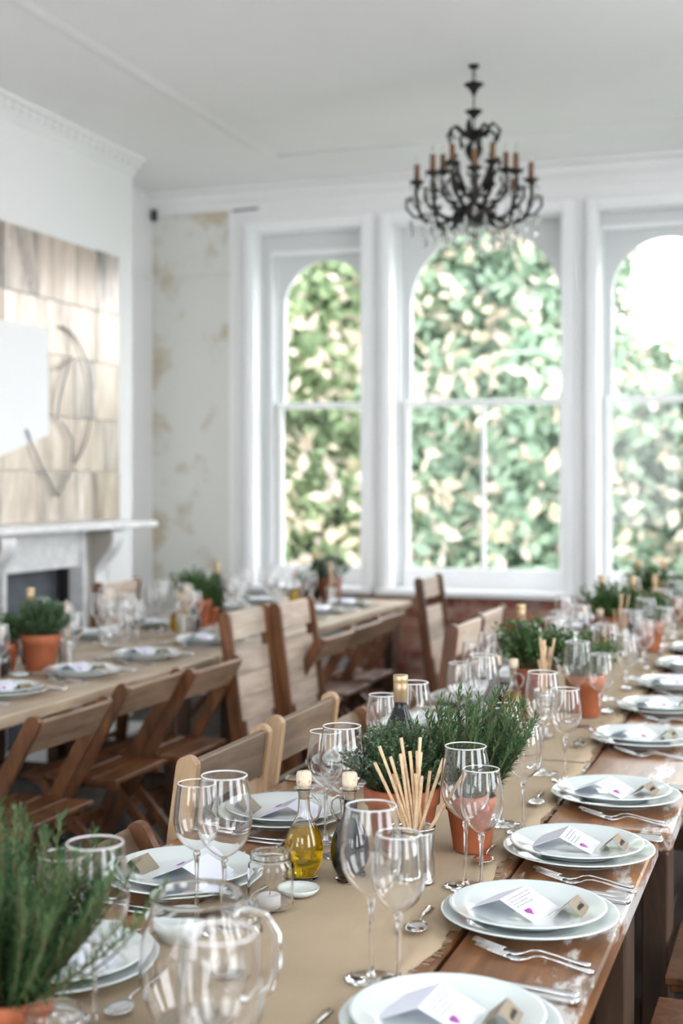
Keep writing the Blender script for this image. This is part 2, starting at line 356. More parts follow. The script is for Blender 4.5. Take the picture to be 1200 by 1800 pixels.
# ---------------------------------------------------------------- windows
def arched(x0, x1, zb, ztop, gx0, gx1, gtop, y0, y1):
    """board x0..x1 / zb..ztop with an arched opening gx0..gx1, crown at gtop, open at the bottom"""
    r = (gx1-gx0)/2; cx = (gx0+gx1)/2; zs = gtop-r; n = 32
    inner = [(gx0, zb)]+[(cx-r*math.cos(PI*k/n), zs+r*math.sin(PI*k/n)) for k in range(n+1)]+[(gx1, zb)]
    outer = []
    for k, (px, pz) in enumerate(inner):
        if k == 0: outer.append((x0, zb))
        elif k == len(inner)-1: outer.append((x1, zb))
        else:
            dx, dz = px-cx, pz-zs
            s1 = (x1-cx)/abs(dx) if abs(dx) > 1e-6 else 1e9; s2 = (ztop-zs)/dz if dz > 1e-6 else 1e9; s_ = min(s1, s2)
            outer.append((cx+dx*s_, zs+dz*s_))
    # exact corners
    for sx, xx in ((1, x1), (-1, x0)):
        best = min(range(2, len(outer)-2), key=lambda q: (outer[q][0]-xx)**2+(outer[q][1]-ztop)**2); outer[best] = (xx, ztop)
    n = len(inner); P = inner+outer
    vs = [(px, yy, pz) for yy in (y0, y1) for px, pz in P]; m_ = 2*n; fs = []
    for i in range(n-1):
        fs += [(i, n+i, n+i+1, i+1), (m_+i, m_+i+1, m_+n+i+1, m_+n+i), (i, i+1, m_+i+1, m_+i), (n+i, m_+n+i, m_+n+i+1, n+i+1)]
    return MB().add(vs, fs)
def window(n, x0, x1, gx0, gx1, gtop, sash_top, muntin=False):
    r = empty('window_%d' % n, kind='structure')
    a = .078
    for xa, xb in ((x0-.002, x0+a), (x1-a, x1+.002)):
        mb = MB().bbox(xa, xb, YW-.045, YW+.12, ZB, ZT, .006); mb.bbox(xa+.014, xb-.014, YW-.06, YW-.04, ZB, ZT-.014, .005)
        mb.build('architrave', M['gloss'], r)
    MB().bbox(x0+a, x1-a, YW-.045, YW+.12, ZT-a, ZT, .006).bbox(x0+a-.01, x1-a+.01, YW-.06, YW-.04, ZT-a+.014, ZT-.014, .005).build('architrave', M['gloss'], r)
    y1 = YW+.13
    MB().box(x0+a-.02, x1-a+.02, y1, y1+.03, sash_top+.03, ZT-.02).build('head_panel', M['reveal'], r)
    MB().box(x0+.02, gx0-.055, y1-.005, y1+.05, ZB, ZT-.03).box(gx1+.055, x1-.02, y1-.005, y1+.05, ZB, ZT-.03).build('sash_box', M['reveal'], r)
    MB().bbox(gx0-.075, gx1+.075, y1-.03, y1+.01, sash_top, sash_top+.035, .004).build('head_bead', M['gloss'], r)
    for xa in (gx0-.075, gx1+.055): MB().bbox(xa, xa+.02, y1-.03, y1+.01, ZB+.02, sash_top+.01, .004).build('staff_bead', M['gloss'], r)
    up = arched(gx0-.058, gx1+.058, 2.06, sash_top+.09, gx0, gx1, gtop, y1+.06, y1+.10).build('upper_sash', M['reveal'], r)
    MB().bbox(gx0-.055, gx1+.055, y1+.055, y1+.10, 2.055, 2.10, .004).build('meeting_rail', M['gloss'], up)
    MB().box(gx0-.01, gx1+.01, y1+.078, y1+.082, 2.08, gtop).build('pane', M['pane'], up)
    lo = MB().bbox(gx0-.05, gx0, y1+.01, y1+.05, ZB, 2.10, .004).bbox(gx1, gx1+.05, y1+.01, y1+.05, ZB, 2.10, .004).bbox(gx0-.05, gx1+.05, y1+.005, y1+.05, 2.06, 2.095, .004).bbox(gx0-.05, gx1+.05, y1+.005, y1+.05, ZB, .935, .004).build('lower_sash', M['gloss'], r)
    if muntin: 
        cx = (gx0+gx1)/2; MB().bbox(cx-.014, cx+.014, y1+.01, y1+.05, .93, 2.07, .004).build('muntin', M['gloss'], lo)
        for a_, b_ in ((gx0, cx), (cx, gx1)): MB().box(a_, b_, y1+.028, y1+.032, .93, 2.07).build('pane', M['pane'], lo)
    else: MB().box(gx0, gx1, y1+.028, y1+.032, .93, 2.07).build('pane', M['pane'], lo)
    for px in (.3, .7):
        xx = gx0+(gx1-gx0)*px; MB().bbox(xx-.03, xx+.03, y1-.02, y1+.01, .885, .90, .004).build('sash_lift', M['gloss'], lo)
    MB().bbox(x0-.01, x1+.01, YW-.12, y1+.06, ZB-.045, ZB, .008).build('sill', M['gloss'], r)
window(1, *OP[0], -3.60, -2.955, 3.12, 3.15)
window(2, *OP[1], -2.65, -1.60, 3.27, 3.30, True)
window(3, *OP[2], -1.255, -.545, 3.14, 3.19)
window(4, *OP[3], .3, 1.7, 3.14, 3.19)
# small bracket and cable stub at the cornice corner
MB().bbox(LX+.02, LX+.05, YW-.06, YW-.02, 3.44, 3.52, .004).build('pipe_stub', M['bronze'], wb)
MB().tube([(-3.92, YW-.015, 3.475), (-3.72, YW-.015, 3.483)], .008, 6).build('cable_stub', M['wire'], wb)
# ---------------------------------------------------------------- fireplace
fp = empty('fireplace', (BX, 6.61, 0), label='pale marble fireplace with shelf and scroll corbels against the left wall', cat='fireplace')
def fb(*a, b=.004): return MB().bbox(*a, b)
fb(0, .30, -.98, .98, 1.245, 1.285, b=.008).build('mantel_shelf', M['marble'], fp)
fb(0, .075, -.40, .40, 1.022, 1.245).build('lintel', M['marble'], fp)
for s in (-1, 1):
    ya, yb = sorted((s*.40, s*.44)); fb(0, .10, ya, yb, 0, 1.245).build('inner_jamb', M['marble'], fp)
    ya, yb = sorted((s*.45, s*.72)); pil = fb(0, .09, ya, yb, 0, 1.245).build('pilaster', M['tan_shade_marble'], fp)
    pts = []
    for k in range(25):   # scroll corbel silhouette in x-z
        t = k/24; z = 1.245-.36*t; xx = .09+.125*(1-t)**.8*(1+.0*t)+.03*math.sin(t*PI*2.2)
        pts.append((max(xx, .095), z))
    yc = s*.585; vs = []
    for yy in (yc-.07, yc+.07): vs += [(px, yy, pz) for px, pz in pts]+[(.085, yy, pts[-1][1]), (.085, yy, 1.245)]
    n = len(pts)+2; rb = MB()
    for (xa, za), (xb, zb) in zip(pts, pts[1:]): rb.add([(x_, yy, z_) for yy in (yc-.055, yc+.078) for x_, z_ in ((xa-.012, za), (xa+.006, za), (xb+.006, zb), (xb-.012, zb))], [(0,1,2,3), (7,6,5,4), (1,5,6,2), (0,4,5,1), (3,2,6,7)])
    rb.build('added_lit_ribbon', M['marble'], pil)  # pale ribbon added as the lit front of the corbel
    MB().add(vs, [tuple(range(n)), tuple(range(2*n-1, n-1, -1))]+[(i, n+i, n+(i+1) % n, (i+1) % n) for i in range(n)]).build('corbel', M['tan_shade_marble'], pil)
    fb(.09, .105, ya+.05, yb-.05, .25, .82).build('pilaster_panel', M['marble'], pil)
fb(0, .34, -.85, .85, 0, .03).build('hearth', M['marble'], fp)
fb(-.09, -.06, -.42, .37, .03, 1.03).build('fireboard', M['slate'], fp)
MB().box(-.06, .0, .37, .42, .03, 1.03).build('firebox_cheek', M['soot'], fp)
# ---------------------------------------------------------------- foxed panel over the mantel
pn = empty('overmantel_panel', (BX, 6.2, 1.29), label='patchwork overmantel of foxed beige tiles above the fireplace', cat='panel')
ycols = [-1.9, -1.5, -1.1, -.72, -.30, .09, .45, .86, 1.12, 1.40]; zrows = [0, .30, .62, .98, 1.30, 1.66]
for i, (a, b) in enumerate(zip(ycols, ycols[1:])):
    for j, (c_, d) in enumerate(zip(zrows, zrows[1:])):
        q = random.uniform(0, .006); e = random.uniform(-.01, .01)
        MB().bbox(.002, .012+q, a+.002+e, b-.002+e, c_+.002, d-.002+(0 if j < 4 else random.uniform(-.0, .02)), .002).build('tile', M['tile'], pn)
sh = MB(); P = [(-1.9, 1.12), (.54, 1.12), (.55, .51), (.08, .38), (-1.9, -.0)]  # white shape added as a window's reflection in the tiles
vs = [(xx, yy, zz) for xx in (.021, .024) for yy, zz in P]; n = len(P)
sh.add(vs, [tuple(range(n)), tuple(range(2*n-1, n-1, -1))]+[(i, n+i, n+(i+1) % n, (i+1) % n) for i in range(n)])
tag(sh.build('reflection_sheet', M['reflection_white'], None, (BX, 6.2, 1.29)), 'large white sheet imitating a window reflection on the foxed tiles', 'sheet')
def arc(pts, r=.006): return MB().tube(pts, r, 6)
wr = empty('wire_ornament', (BX+.03, 6.85, 2.0), label='looped grey wire ornament on the tiled panel beside the painted white reflection', cat='ornament')
arc([(0, .02+.36*math.sin(t), .02+.42*math.cos(t)) for t in [PI*k/14 for k in range(0, 13)]]).build('wire_loop', M['wire'], wr)
arc([(.004, -.02, .18), (.004, .12, .26), (.006, .0, .02), (.004, -.03, -.12)]).build('wire_loop', M['wire'], wr)
arc([(.004, -.35, -.18), (.004, -.20, -.38), (.004, -.02, -.56), (.004, .12, -.42), (.004, .15, -.22), (.004, .02, -.12)]).build('wire_loop', M['wire'], wr)
# ================================================================ OUTSIDE
tag(MB().box(-40, 40, 9.5, 70, -3.2, -3.0).build('lawn', M['grass']), kind='structure')
def leaves(n, cen, rad, size, m, name, parent, seed, shell=.55):
    g = np.random.default_rng(seed)
    d = g.normal(size=(n, 3)); d /= np.linalg.norm(d, axis=1)[:, None]
    # clumped radius
    rr = (shell+(1-shell)*g.random(n))[:, None]*(1+.12*np.sin(d[:, :1]*7+seed)+.12*np.sin(d[:, 1:2]*9)+.1*np.sin(d[:, 2:3]*11+seed))
    p = d*rr*np.array(rad)+np.array(cen)
    a = g.normal(size=(n, 3)); a /= np.linalg.norm(a, axis=1)[:, None]; b = np.cross(a, g.normal(size=(n, 3))); b /= np.linalg.norm(b, axis=1)[:, None]
    s = size*(.6+.8*g.random(n))[:, None]
    v = np.stack([p-a*s, p+b*s*.55, p+a*s, p-b*s*.55], 1).reshape(-1, 3)
    me = bpy.data.meshes.new(name); me.vertices.add(4*n); me.vertices.foreach_set('co', v.ravel())
    me.loops.add(4*n); me.loops.foreach_set('vertex_index', np.arange(4*n)); me.polygons.add(n)
    me.polygons.foreach_set('loop_start', np.arange(0, 4*n, 4)); me.update(calc_edges=True); me.materials.append(m)
    o = bpy.data.objects.new(name, me); C.objects.link(o); o.parent = parent; o['kind'] = 'stuff'; return o
TREES = [  # x, y, crown z, radii, leaf count, material, label
 (-8.6, 16.5, 1.6, (2.6, 2.2, 3.8), 15000, 'tree1', 'tall leafy tree seen through the left window, yellow at its top'),
 (-5.6, 17.5, 1.9, (2.3, 2.0, 4.4), 15000, 'tree1', 'blossoming green tree behind the left half of the middle window'),
 (-3.5, 17.0, 1.8, (1.85, 2.0, 4.3), 15000, 'tree2', 'pale green blossoming tree behind the right half of the middle window'),
 (-1.2, 17.5, .0, (1.9, 1.8, 3.45), 12000, 'tree2', 'lower tree behind the right window with open sky above'),
 (2.4, 17.0, -.6, (2.0, 1.8, 3.2), 9000, 'tree1', 'dark green tree at the right edge of the right window'),
 (-11.6, 18.5, 1.0, (2.4, 2, 3.6), 6000, 'tree2', 'leafy tree far left beyond the left window')]
for i, (tx, ty, tz, rad, n, mt, lab) in enumerate(TREES):
    t = empty('garden_tree', (tx, ty, -3), label=lab, cat='tree')
    MB().tube([(0, 0, 0), (.1, 0, 2), (0, .1, 3.6+tz-.6)], [.2, .15, .07], 8).build('trunk', M['bark'], t)
    leaves(int(n*2.4), (0, 0, tz+3), rad, .11, M[mt], 'foliage', t, 10+i, .5)
    leaves(int(n*.2), (0, -.15, tz+3), tuple(q*1.02 for q in rad), .12, M['blossom'], 'blossom', t, 60+i, .85)
hg = empty('garden_hedge', (-3, 21.5, -3), label='long soft green hedge bank behind the garden trees', cat='hedge')
leaves(60000, (0, 0, 2.0), (11, 1.6, 4.6), .14, M['tree2'], 'foliage', hg, 99, .5)
# ================================================================ PROPS: one prototype of each kind
TZ = .75
def shell(outer, th, foot=None):
    """closed lathe profile: outer wall up from the axis, back down inside; outer = [(r, z)...] from centre bottom to rim"""
    inner = [(max(r-th, 0) if r > 0 else 0, z+(th if i < len(outer)-1 else 0)) for i, (r, z) in enumerate(outer)]
    rim = outer[-1]; return outer+[(rim[0]-th*.5, rim[1]+th*.45)]+[(max(r-th, 0), z+th*(1 if i else 1)) if i < len(outer)-1 else (rim[0]-th, rim[1]) for i, (r, z) in reversed(list(enumerate(outer)))]
def smooth_prof(pts, n=4):
    """Catmull-Rom through profile points"""
    P = [pts[0]]+pts+[pts[-1]]; out = []
    for i in range(1, len(P)-2):
        for k in range(n):
            t = k/n; q = []
            for c in (0, 1):
                a, b, c_, d = P[i-1][c], P[i][c], P[i+1][c], P[i+2][c]
                q.append(.5*((2*b)+(-a+c_)*t+(2*a-5*b+4*c_-d)*t*t+(-a+3*b-3*c_+d)*t**3))
            out.append((max(q[0], 0), q[1]))
    out.append(pts[-1]); return out
def wine_glass(near, h, rb, rr, fr, sw):
    """h height, rb widest bowl radius, rr rim radius, fr foot radius, sw stem height"""
    seg = 40 if near else 28
    r = empty('wine_glass')
    H_ = h-sw; e_ = rr/rb
    bw = smooth_prof([(0, sw), (rb*.24, sw+H_*.02), (rb*.62, sw+H_*.12), (rb*.88, sw+H_*.25), (rb, sw+H_*.42), (rb*.985, sw+H_*.58), (rb*(.93*.5+.5*(e_+.12)), sw+H_*.76), (rb*(e_+.035), sw+H_*.91), (rr, h)], 3)
    MB().lathe(shell(bw, .0011), seg).build('bowl', M['glass'], r)
    MB().lathe([(rr-.0006+(.0012 if near else .0016)*math.cos(t), h+(.0012 if near else .0016)*math.sin(t)) for t in [2*PI*q/6 for q in range(7)]], seg).build('rim', M['rim_glint'], r)
    g = M['glass']
    st = [(0, .005), (.0075, .0055), (.005, .010), (.0036, .025), (.0034, sw*.6), (.0042, sw-.018), (.0065, sw-.005), (.004, sw-.0005), (0, sw-.0002)]
    MB().lathe(smooth_prof(st, 2), max(seg//2, 10)).build('stem', g, r)
    MB().lathe([(0, 0), (fr*.96, 0), (fr, .0012), (fr*.97, .0022), (fr*.5, .0034), (.009, .0047), (0, .0048)], seg).build('foot', g, r)
    return r
WG = {('large', 1): wine_glass(1, .262, .0465, .0385, .041, .125), ('small', 1): wine_glass(1, .232, .0400, .033, .037, .115),
      ('large', 0): wine_glass(0, .262, .0465, .0385, .041, .125), ('small', 0): wine_glass(0, .232, .0400, .033, .037, .115)}
# plates
def plate(name, R, rf, h):
    o = [(0, .003), (rf-.004, .003), (rf-.003, 0), (rf, 0), (rf+.002, .003), (rf+.012, .006), (R*.80, h*.62), (R-.003, h-.001), (R, h)]
    i = [(R-.001, h+.0022), (R-.004, h+.0018), (R*.80, h*.62+.0035), (rf+.010, .0108), (rf, .0075), (0, .0068)]
    return MB().lathe(smooth_prof(o, 1)+i, 56).build(name, M['china'])
PL, PS = plate('dinner_plate', .1525, .095, .022), plate('side_plate', .135, .082, .021)
# cutlery, laid along +x (handle end at +x), flat on z=0
def strip(pts, th):
    """pts: (x, halfwidth, z); closed thin solid"""
    n = len(pts); vs = []
    for x, w_, z in pts: vs += [(x, -w_, z), (x, -w_*.45, z+th), (x, w_*.45, z+th), (x, w_, z)]
    fs = []
    for i in range(n-1):
        for k in range(4): fs.append((i*4+k, i*4+(k+1) % 4, (i+1)*4+(k+1) % 4, (i+1)*4+k)[::-1])
    fs += [(0, 1, 2, 3), tuple(range(n*4-1, n*4-5, -1))]
    return MB().add(vs, fs, True)
def fork():
    r = empty('fork')
    strip([(-.03, .0105, .004), (-.02, .012, .002), (-.008, .0115, .0015), (.004, .006, .004), (.015, .0032, .009), (.03, .0028, .011), (.06, .0034, .007), (.085, .0055, .003), (.10, .0075, .0015), (.108, .0085, .001), (.112, .005, .001)], .0022).build('handle', M['steel'], r)
    t = MB()
    for k in range(4):
        y = -.0081+.0054*k; s_ = strip([(-.082, .0007, .015), (-.06, .0014, .010), (-.04, .0016, .006), (-.029, .0018, .0042)], .0016)
        t.add([(a, b+y, c_) for a, b, c_ in s_.v], s_.f, True)
    t.build('tines', M['steel'], r); return r
def knife():
    r = empty('knife')
    strip([(-.005, .004, .003), (0, .0055, .002), (.02, .0048, .0015), (.06, .0062, .001), (.088, .0085, .0005), (.098, .0095, .0005), (.105, .0085, .001), (.108, .003, .002)], .0085).build('handle', M['steel'], r)
    strip([(-.115, .001, .004), (-.11, .0055, .004), (-.095, .0085, .004), (-.05, .0095, .004), (-.005, .0078, .004)], .0014).build('blade', M['steel'], r); return r
def spoon():
    r = empty('spoon')
    strip([(-.02, .003, .006), (-.005, .0026, .010), (.03, .003, .008), (.065, .0055, .003), (.085, .0085, .001), (.09, .004, .001)], .002).build('handle', M['steel'], r)
    vs, fs = [], []; N = 18
    for j in range(5):
        q = j/4
        for k in range(N):
            a = 2*PI*k/N; wx = .030*q; wy = (.0195-.003*math.cos(a))*q
            vs.append((-.046+wx*math.cos(a), wy*math.sin(a), .0025+.007*q*q))
    for j in range(4):
        for k in range(N): fs.append((j*N+k, (j+1)*N+k, (j+1)*N+(k+1) % N, j*N+(k+1) % N))
    nn = len(vs); vs += [(a, b, c_+.0013) for a, b, c_ in vs]; fs += [tuple(q+nn for q in f[::-1]) for f in fs]
    fs += [(4*N+k, nn+4*N+k, nn+4*N+(k+1) % N, 4*N+(k+1) % N) for k in range(N)]
    MB().add(vs, fs, True).build('spoon_bowl', M['steel'], r); return r
FK, KN, SP = fork(), knife(), spoon()
# folded cards: ridge along y, the printed panel slopes to +x
def tent(name, L, s, rise, m, near=True):
    r = empty(name)
    hx = math.sqrt(max(s*s-rise*rise, 1e-6)); t = .0005
    for sx, nm in ((1, 'front_panel'), (-1, 'back_panel')):
        vs = [(0, -L/2, rise), (0, L/2, rise), (sx*hx, L/2, 0), (sx*hx, -L/2, 0)]
        vs += [(x-sx*0, y, z-t*1.5) for x, y, z in vs]
        o = MB().add(vs, [(0, 1, 2, 3), (7, 6, 5, 4), (0, 4, 5, 1), (1, 5, 6, 2), (2, 6, 7, 3), (3, 7, 4, 0)]).build(nm, m, r)
        if sx == 1: fr = o
    def on(u, v, e=.0004):   # u along the ridge 0..1, v down the slope 0..1
        k = (rise/s, hx/s); return (hx*v+k[0]*e, -L/2+L*u, rise*(1-v)+k[1]*e+.0001)
    return r, fr, on
def quad(on, u0, u1, v0, v1, e=.0004): return [on(u0, v0, e), on(u1, v0, e), on(u1, v1, e), on(u0, v1, e)]
IC, fr, on = tent('info_card', .098, .070, .028, M['card'])
mb = MB(); rr = random.Random(3)
for row in range(4):
    u = .10+(.03 if row in (1,) else 0); end = (.90, .86, .62, .70)[row]
    while u < end:
        wl_ = rr.uniform(.03, .08); q = quad(on, u, min(u+wl_, end), .12+row*.10, .145+row*.10); mb.add(q, [(0, 1, 2, 3)]); u += wl_+.018
mb.build('printed_text', M['ink'], fr)
hp = [];
for k in range(24):
    t = 2*PI*k/24; hx_, hy_ = 16*math.sin(t)**3, 13*math.cos(t)-5*math.cos(2*t)-2*math.cos(3*t)-math.cos(4*t); hp.append((hx_/34, -hy_/34))
mb = MB(); lo = [on(.25+.21*a, .68+.30*b, .0004) for a, b in hp]; hi = [on(.25+.21*a*.8, .68+.30*b*.8, .0018) for a, b in hp]
mb.add(lo+hi, [(i, (i+1) % 24, 24+(i+1) % 24, 24+i) for i in range(24)]+[tuple(range(24, 48))]); mb.build('purple_heart', M['heart'], fr)
NC, fr, on = tent('name_card', .055, .036, .024, M['kraft'])
pts = [on(.22+.56*k/40, .50+.10*math.sin(k*1.35)*(1 if k % 9 else 1.8), .0006) for k in range(41)]
MB().tube(pts, .00045, 4).build('handwriting', M['ink2'], fr)
# ---------------------------------------------------------------- chairs
def folding_chair(kind):
    """origin on the floor below the backrest, +x towards the table"""
    wm = W['chair']; r = empty('folding_chair'); hw = .215
    for s in (-1, 1):
        MB().beam((0, s*hw, .80), (.46, s*hw, .0), (0, 1, 0), .048, .024, True).build('post', wm, r)
        MB().beam((.36, s*(hw-.03), .43), (-.04, s*(hw-.03), 0), (0, 1, 0), .036, .022).build('leg', wm, r)
    d = Vector((.46, 0, -.80)).normalized(); p = Vector((-.012, 0, .787))
    MB().beam(p+Vector((0, 0, 0)), p+d*.118, (0, 1, 0), .016, 2*hw-.022).build('backrest', W[kind], r)
    for k in range(4): MB().bbox(.045+k*.097, .045+k*.097+.093, -hw+.014, hw-.014, .436, .455, .003).build('seat_slat', wm, r)
    [MB().bbox(.06, .42, q, q+.025, .41, .436).build('seat_rail', wm, r) for q in (-hw+.046, hw-.071)]
    MB().bbox(.33, .352, -hw+.012, hw-.012, .21, .24).build('stretcher', wm, r)
    MB().bbox(.05, .072, -hw+.04, hw-.04, .10, .13).build('stretcher', wm, r)
    return r
def folded_chair(kind, wm):
    """folded flat, origin on the floor at the feet, upright along +z, backrest faces -x; lean it with the y rotation"""
    r = empty('folded_chair'); hw = .215
    for s in (-1, 1):
        MB().beam((0, s*hw, .985), (0, s*hw, .0), (0, 1, 0), .050, .026, True).build('post', wm, r)
        MB().beam((.012, s*(hw-.03), .52), (.012, s*(hw-.03), .01), (0, 1, 0), .034, .022).build('leg', wm, r)
        for zz in (.93, .855): MB().tube([(-.012, s*(hw-.014), zz), (-.012, s*(hw-.022), zz)], .004, 6).build('bolt', M['bronze'], r)
    MB().bbox(-.018, .002, -hw+.012, hw-.012, .855, .973, .003).build('backrest', W[kind], r)
    for k in range(4): MB().bbox(-.016, .004, -hw+.014, hw-.014, .41+k*.099, .41+k*.099+.096, .003).build('seat_slat', W[kind], r)
    MB().bbox(-.012, .012, -hw+.012, hw-.012, .30, .335).build('crossbar', wm, r)
    MB().bbox(-.012, .012, -hw+.012, hw-.012, .08, .11).build('crossbar', wm, r)
    return r
CH, CHG = folding_chair('slat'), folding_chair('slat_grey')
FC, FCG = folded_chair('slat_pale', W['chair']), folded_chair('slat_grey', W['chair_pale'])
# ---------------------------------------------------------------- tables
def table(name, y0, y1, planks, m, label, th=.042):
    t = empty(name, ((planks[0]+planks[-1])/2, (y0+y1)/2, 0), label=label, cat='table'); ox, oy = t.location.x, t.location.y
    for i, (a, b) in enumerate(zip(planks, planks[1:])):
        e0, e1 = (.0, .0) if i < len(planks)-2 else (.012, -.008)
        MB().bbox(a+.004-ox, b-.004-ox, y0+.004+e0-oy, y1-.004+e1-oy, TZ-th, TZ-.0008*((i*3) % 3), .004).build('table_plank', m, t)
    for yy in (y0+.28, y1-.28):
        for xx in (planks[0]+.10, planks[-1]-.06): MB().bbox(xx-.03-ox, xx+.03-ox, yy-.07-oy, yy+.07-oy, 0, TZ-th-.055, .004).build('trestle_leg', W['trestle'], t)
        MB().bbox(planks[0]+.135-ox, planks[-1]-.095-ox, yy-.035-oy, yy+.035-oy, TZ-th-.08, TZ-th, .004).build('trestle_beam', W['trestle'], t)
        MB().bbox(planks[0]+.135-ox, planks[-1]-.095-ox, yy-.02-oy, yy+.02-oy, .2, .28, .004).build('trestle_brace', W['trestle'], t)
    return t
MP = [-1.285, -1.05, -.80, -.552, -.306]
table('dining_table', .75, 2.93, MP, W['table'], 'nearest section of the long rustic plank table with hessian runner')
table('dining_table', 2.945, 5.2, [-1.275, -1.03, -.79, -.565, -.284], W['table'], 'middle section of the near plank table, slightly offset at its edge')
table('dining_table', 5.21, 7.9, [-1.28, -1.04, -.80, -.56, -.29], W['table'], 'far section of the near plank table, under the middle and right windows')
LP = [-3.56, -3.30, -3.03, -2.76, -2.48]
table('dining_table', 2.6, 5.4, LP, W['table_left'], 'nearer section of the pale plank table beside the fireplace')
table('dining_table', 5.41, 8.45, LP, W['table_left'], 'farther section of the pale plank table, ending below the left window')
# hessian runner with a frayed, gently waving edge
def runner(y0, y1, xa, xb, label):
    vs, fs = [], []; ny = int((y1-y0)/.02); nx = 14
    for j in range(ny+1):
        y = y0+(y1-y0)*j/ny
        for i in range(nx+1):
            u = i/nx; x = xa+(xb-xa)*u
            if i == nx: x += .007*math.sin(y*9)+.005*math.sin(y*31)+random.uniform(-.003, .003)
            if i == 0: x += .006*math.sin(y*8+1)+random.uniform(-.003, .003)
            z = TZ+.0030+.0010*math.sin(y*13+u*5)*math.sin(u*PI)
            vs.append((x, y, z))
    for j in range(ny):
        for i in range(nx): a = j*(nx+1)+i; fs.append((a, a+1, a+nx+2, a+nx+1))
    n = len(vs); vs += [(x, y, z-.0018) for x, y, z in vs]; fs += [tuple(q+n for q in f[::-1]) for f in fs]
    for j in range(ny):
        a = j*(nx+1)+nx; b = a+nx+1; fs.append((a, a+n, b+n, b)); a = j*(nx+1); b = a+nx+1; fs.append((b, b+n, a+n, a))
    o = MB().add(vs, fs, True).build('table_runner', M['burlap']); tag(o, label, 'runner')
    fr_ = MB()
    for k in range(int((y1-y0)*170)):
        y = random.uniform(y0, y1); x = xb+.007*math.sin(y*9)+.005*math.sin(y*31); a = random.uniform(-.6, .6); L = random.uniform(.006, .016)
        fr_.tube([(x-.003, y, TZ+.0028), (x+L, y+L*a, TZ+.0022)], .0006, 3, False)
    f_ = fr_.build('frayed_edge', M['burlap'], o); f_['kind'] = 'stuff'
runner(.8, 3.62, -1.035, -.575, 'near length of hessian runner along the near table, frayed at its edge')
runner(3.63, 7.7, -1.03, -.585, 'far length of hessian runner under the distant glasses')
# ---------------------------------------------------------------- centrepieces
def pot(r, h, plant, name, cnt=105, spread=.72, LL=(.16, .265), bias=.02):
    e = empty(name)
    o = [(0, 0), (r*.66, 0), (r*.70, .003), (r*.93, h*.74), (r*1.0, h*.75), (r*1.02, h*.985), (r*.99, h), (r*.93, h), (r*.90, h*.97), (r*.90, h*.86), (0, h*.86)]
    MB().lathe(o, 40).build('pot', M['terracotta'], e)
    MB().lathe([(0, h*.865), (r*.6, h*.90), (r*.89, h*.87)], 24).build('soil', M['soil'], e)
    g = np.random.default_rng(int(r*1e4)+len(plant))
    st = MB(); P, D, Sz = [], [], []
    if plant == 'rosemary':
        for k in range(cnt):
            a = g.uniform(0, 2*PI); q = math.sqrt(g.random()); lean = q*spread*g.uniform(.6, 1.1); L = g.uniform(*LL)*(1-.15*q)
            p0 = Vector((r*.55*q*math.cos(a), r*.55*q*math.sin(a), h*.88)); pts = []
            for i in range(7):
                t = i/6; pts.append(p0+Vector((math.cos(a)*L*lean*(t-.25*t*t), math.sin(a)*L*lean*(t-.25*t*t), L*(t*(1-lean*.38)+.12*lean*t*t)))+Vector((bias*t*t, 0, 0)))
            st.tube(pts, [.0016]*4+[.0012]*3, 4, False)
            for i in range(64):
                t = .12+.88*i/63; f_ = t*6; j = min(int(f_), 5); p = pts[j].lerp(pts[j+1], f_-j); ax = (pts[j+1]-pts[j]).normalized()
                b = i*2.4+k; s1 = ax.cross(Vector((0, 1, .1))).normalized(); s2 = ax.cross(s1)
                o_ = s1*math.cos(b)+s2*math.sin(b); d = (ax*(.75 if t < .9 else 1.6)+o_).normalized()
                P.append(p); D.append(d); Sz.append((.025 if t < .85 else .019, .0019))
    elif plant == 'thyme':
        for k in range(300):
            a = g.uniform(0, 2*PI); q = math.sqrt(g.random()); L = g.uniform(.125, .165)*(1-.28*q)
            p0 = Vector((r*.6*q*math.cos(a), r*.6*q*math.sin(a), h*.88)); tip = p0+Vector((math.cos(a)*.066*q, math.sin(a)*.066*q, L)); 
            if q > .85: tip.z -= .03; tip += Vector((math.cos(a)*.02, math.sin(a)*.02, 0))
            st.tube([p0, p0.lerp(tip, .5)+Vector((0, 0, .006)), tip], .0006, 3, False)
            for i in range(38):
                t = .25+.75*i/37; p = p0.lerp(tip, t)+Vector((0, 0, .012*t*(1-t))); v_ = g.normal(size=3); v_[2] = abs(v_[2])*.6
                P.append(p); D.append(Vector(v_).normalized()); Sz.append((.0085, .0032))
    else:   # bushy herb
        for k in range(110):
            a = g.uniform(0, 2*PI); q = math.sqrt(g.random()); L = g.uniform(.08, .15)*(1-.2*q)
            p0 = Vector((r*.5*q*math.cos(a), r*.5*q*math.sin(a), h*.88)); tip = p0+Vector((math.cos(a)*.085*q, math.sin(a)*.085*q, L))
            st.tube([p0, p0.lerp(tip, .5)+Vector((0, 0, .01)), tip], .0008, 3, False)
            for i in range(16):
                p = p0.lerp(tip, .35+.65*i/15); P.append(p); D.append(Vector(g.normal(size=3)).normalized()); Sz.append((.014, .0055))
    vs, fs = [], []
    for p, d, (L, w_) in zip(P, D, Sz):
        s_ = d.cross(Vector((.3, .2, 1))).normalized()*w_; n = len(vs)
        vs += [p, p+d*L*.45+s_, p+d*L, p+d*L*.45-s_]; fs.append((n, n+1, n+2, n+3))
    o_ = MB().add(vs, fs).build('foliage', M[plant], e); o_['kind'] = 'stuff'
    s_ = st.build('stems', M['twig'], e); s_['kind'] = 'stuff'; return e
ROSB = pot(.060, .092, 'rosemary', 'potted_rosemary', 165, 1.2, (.15, .27), 0)
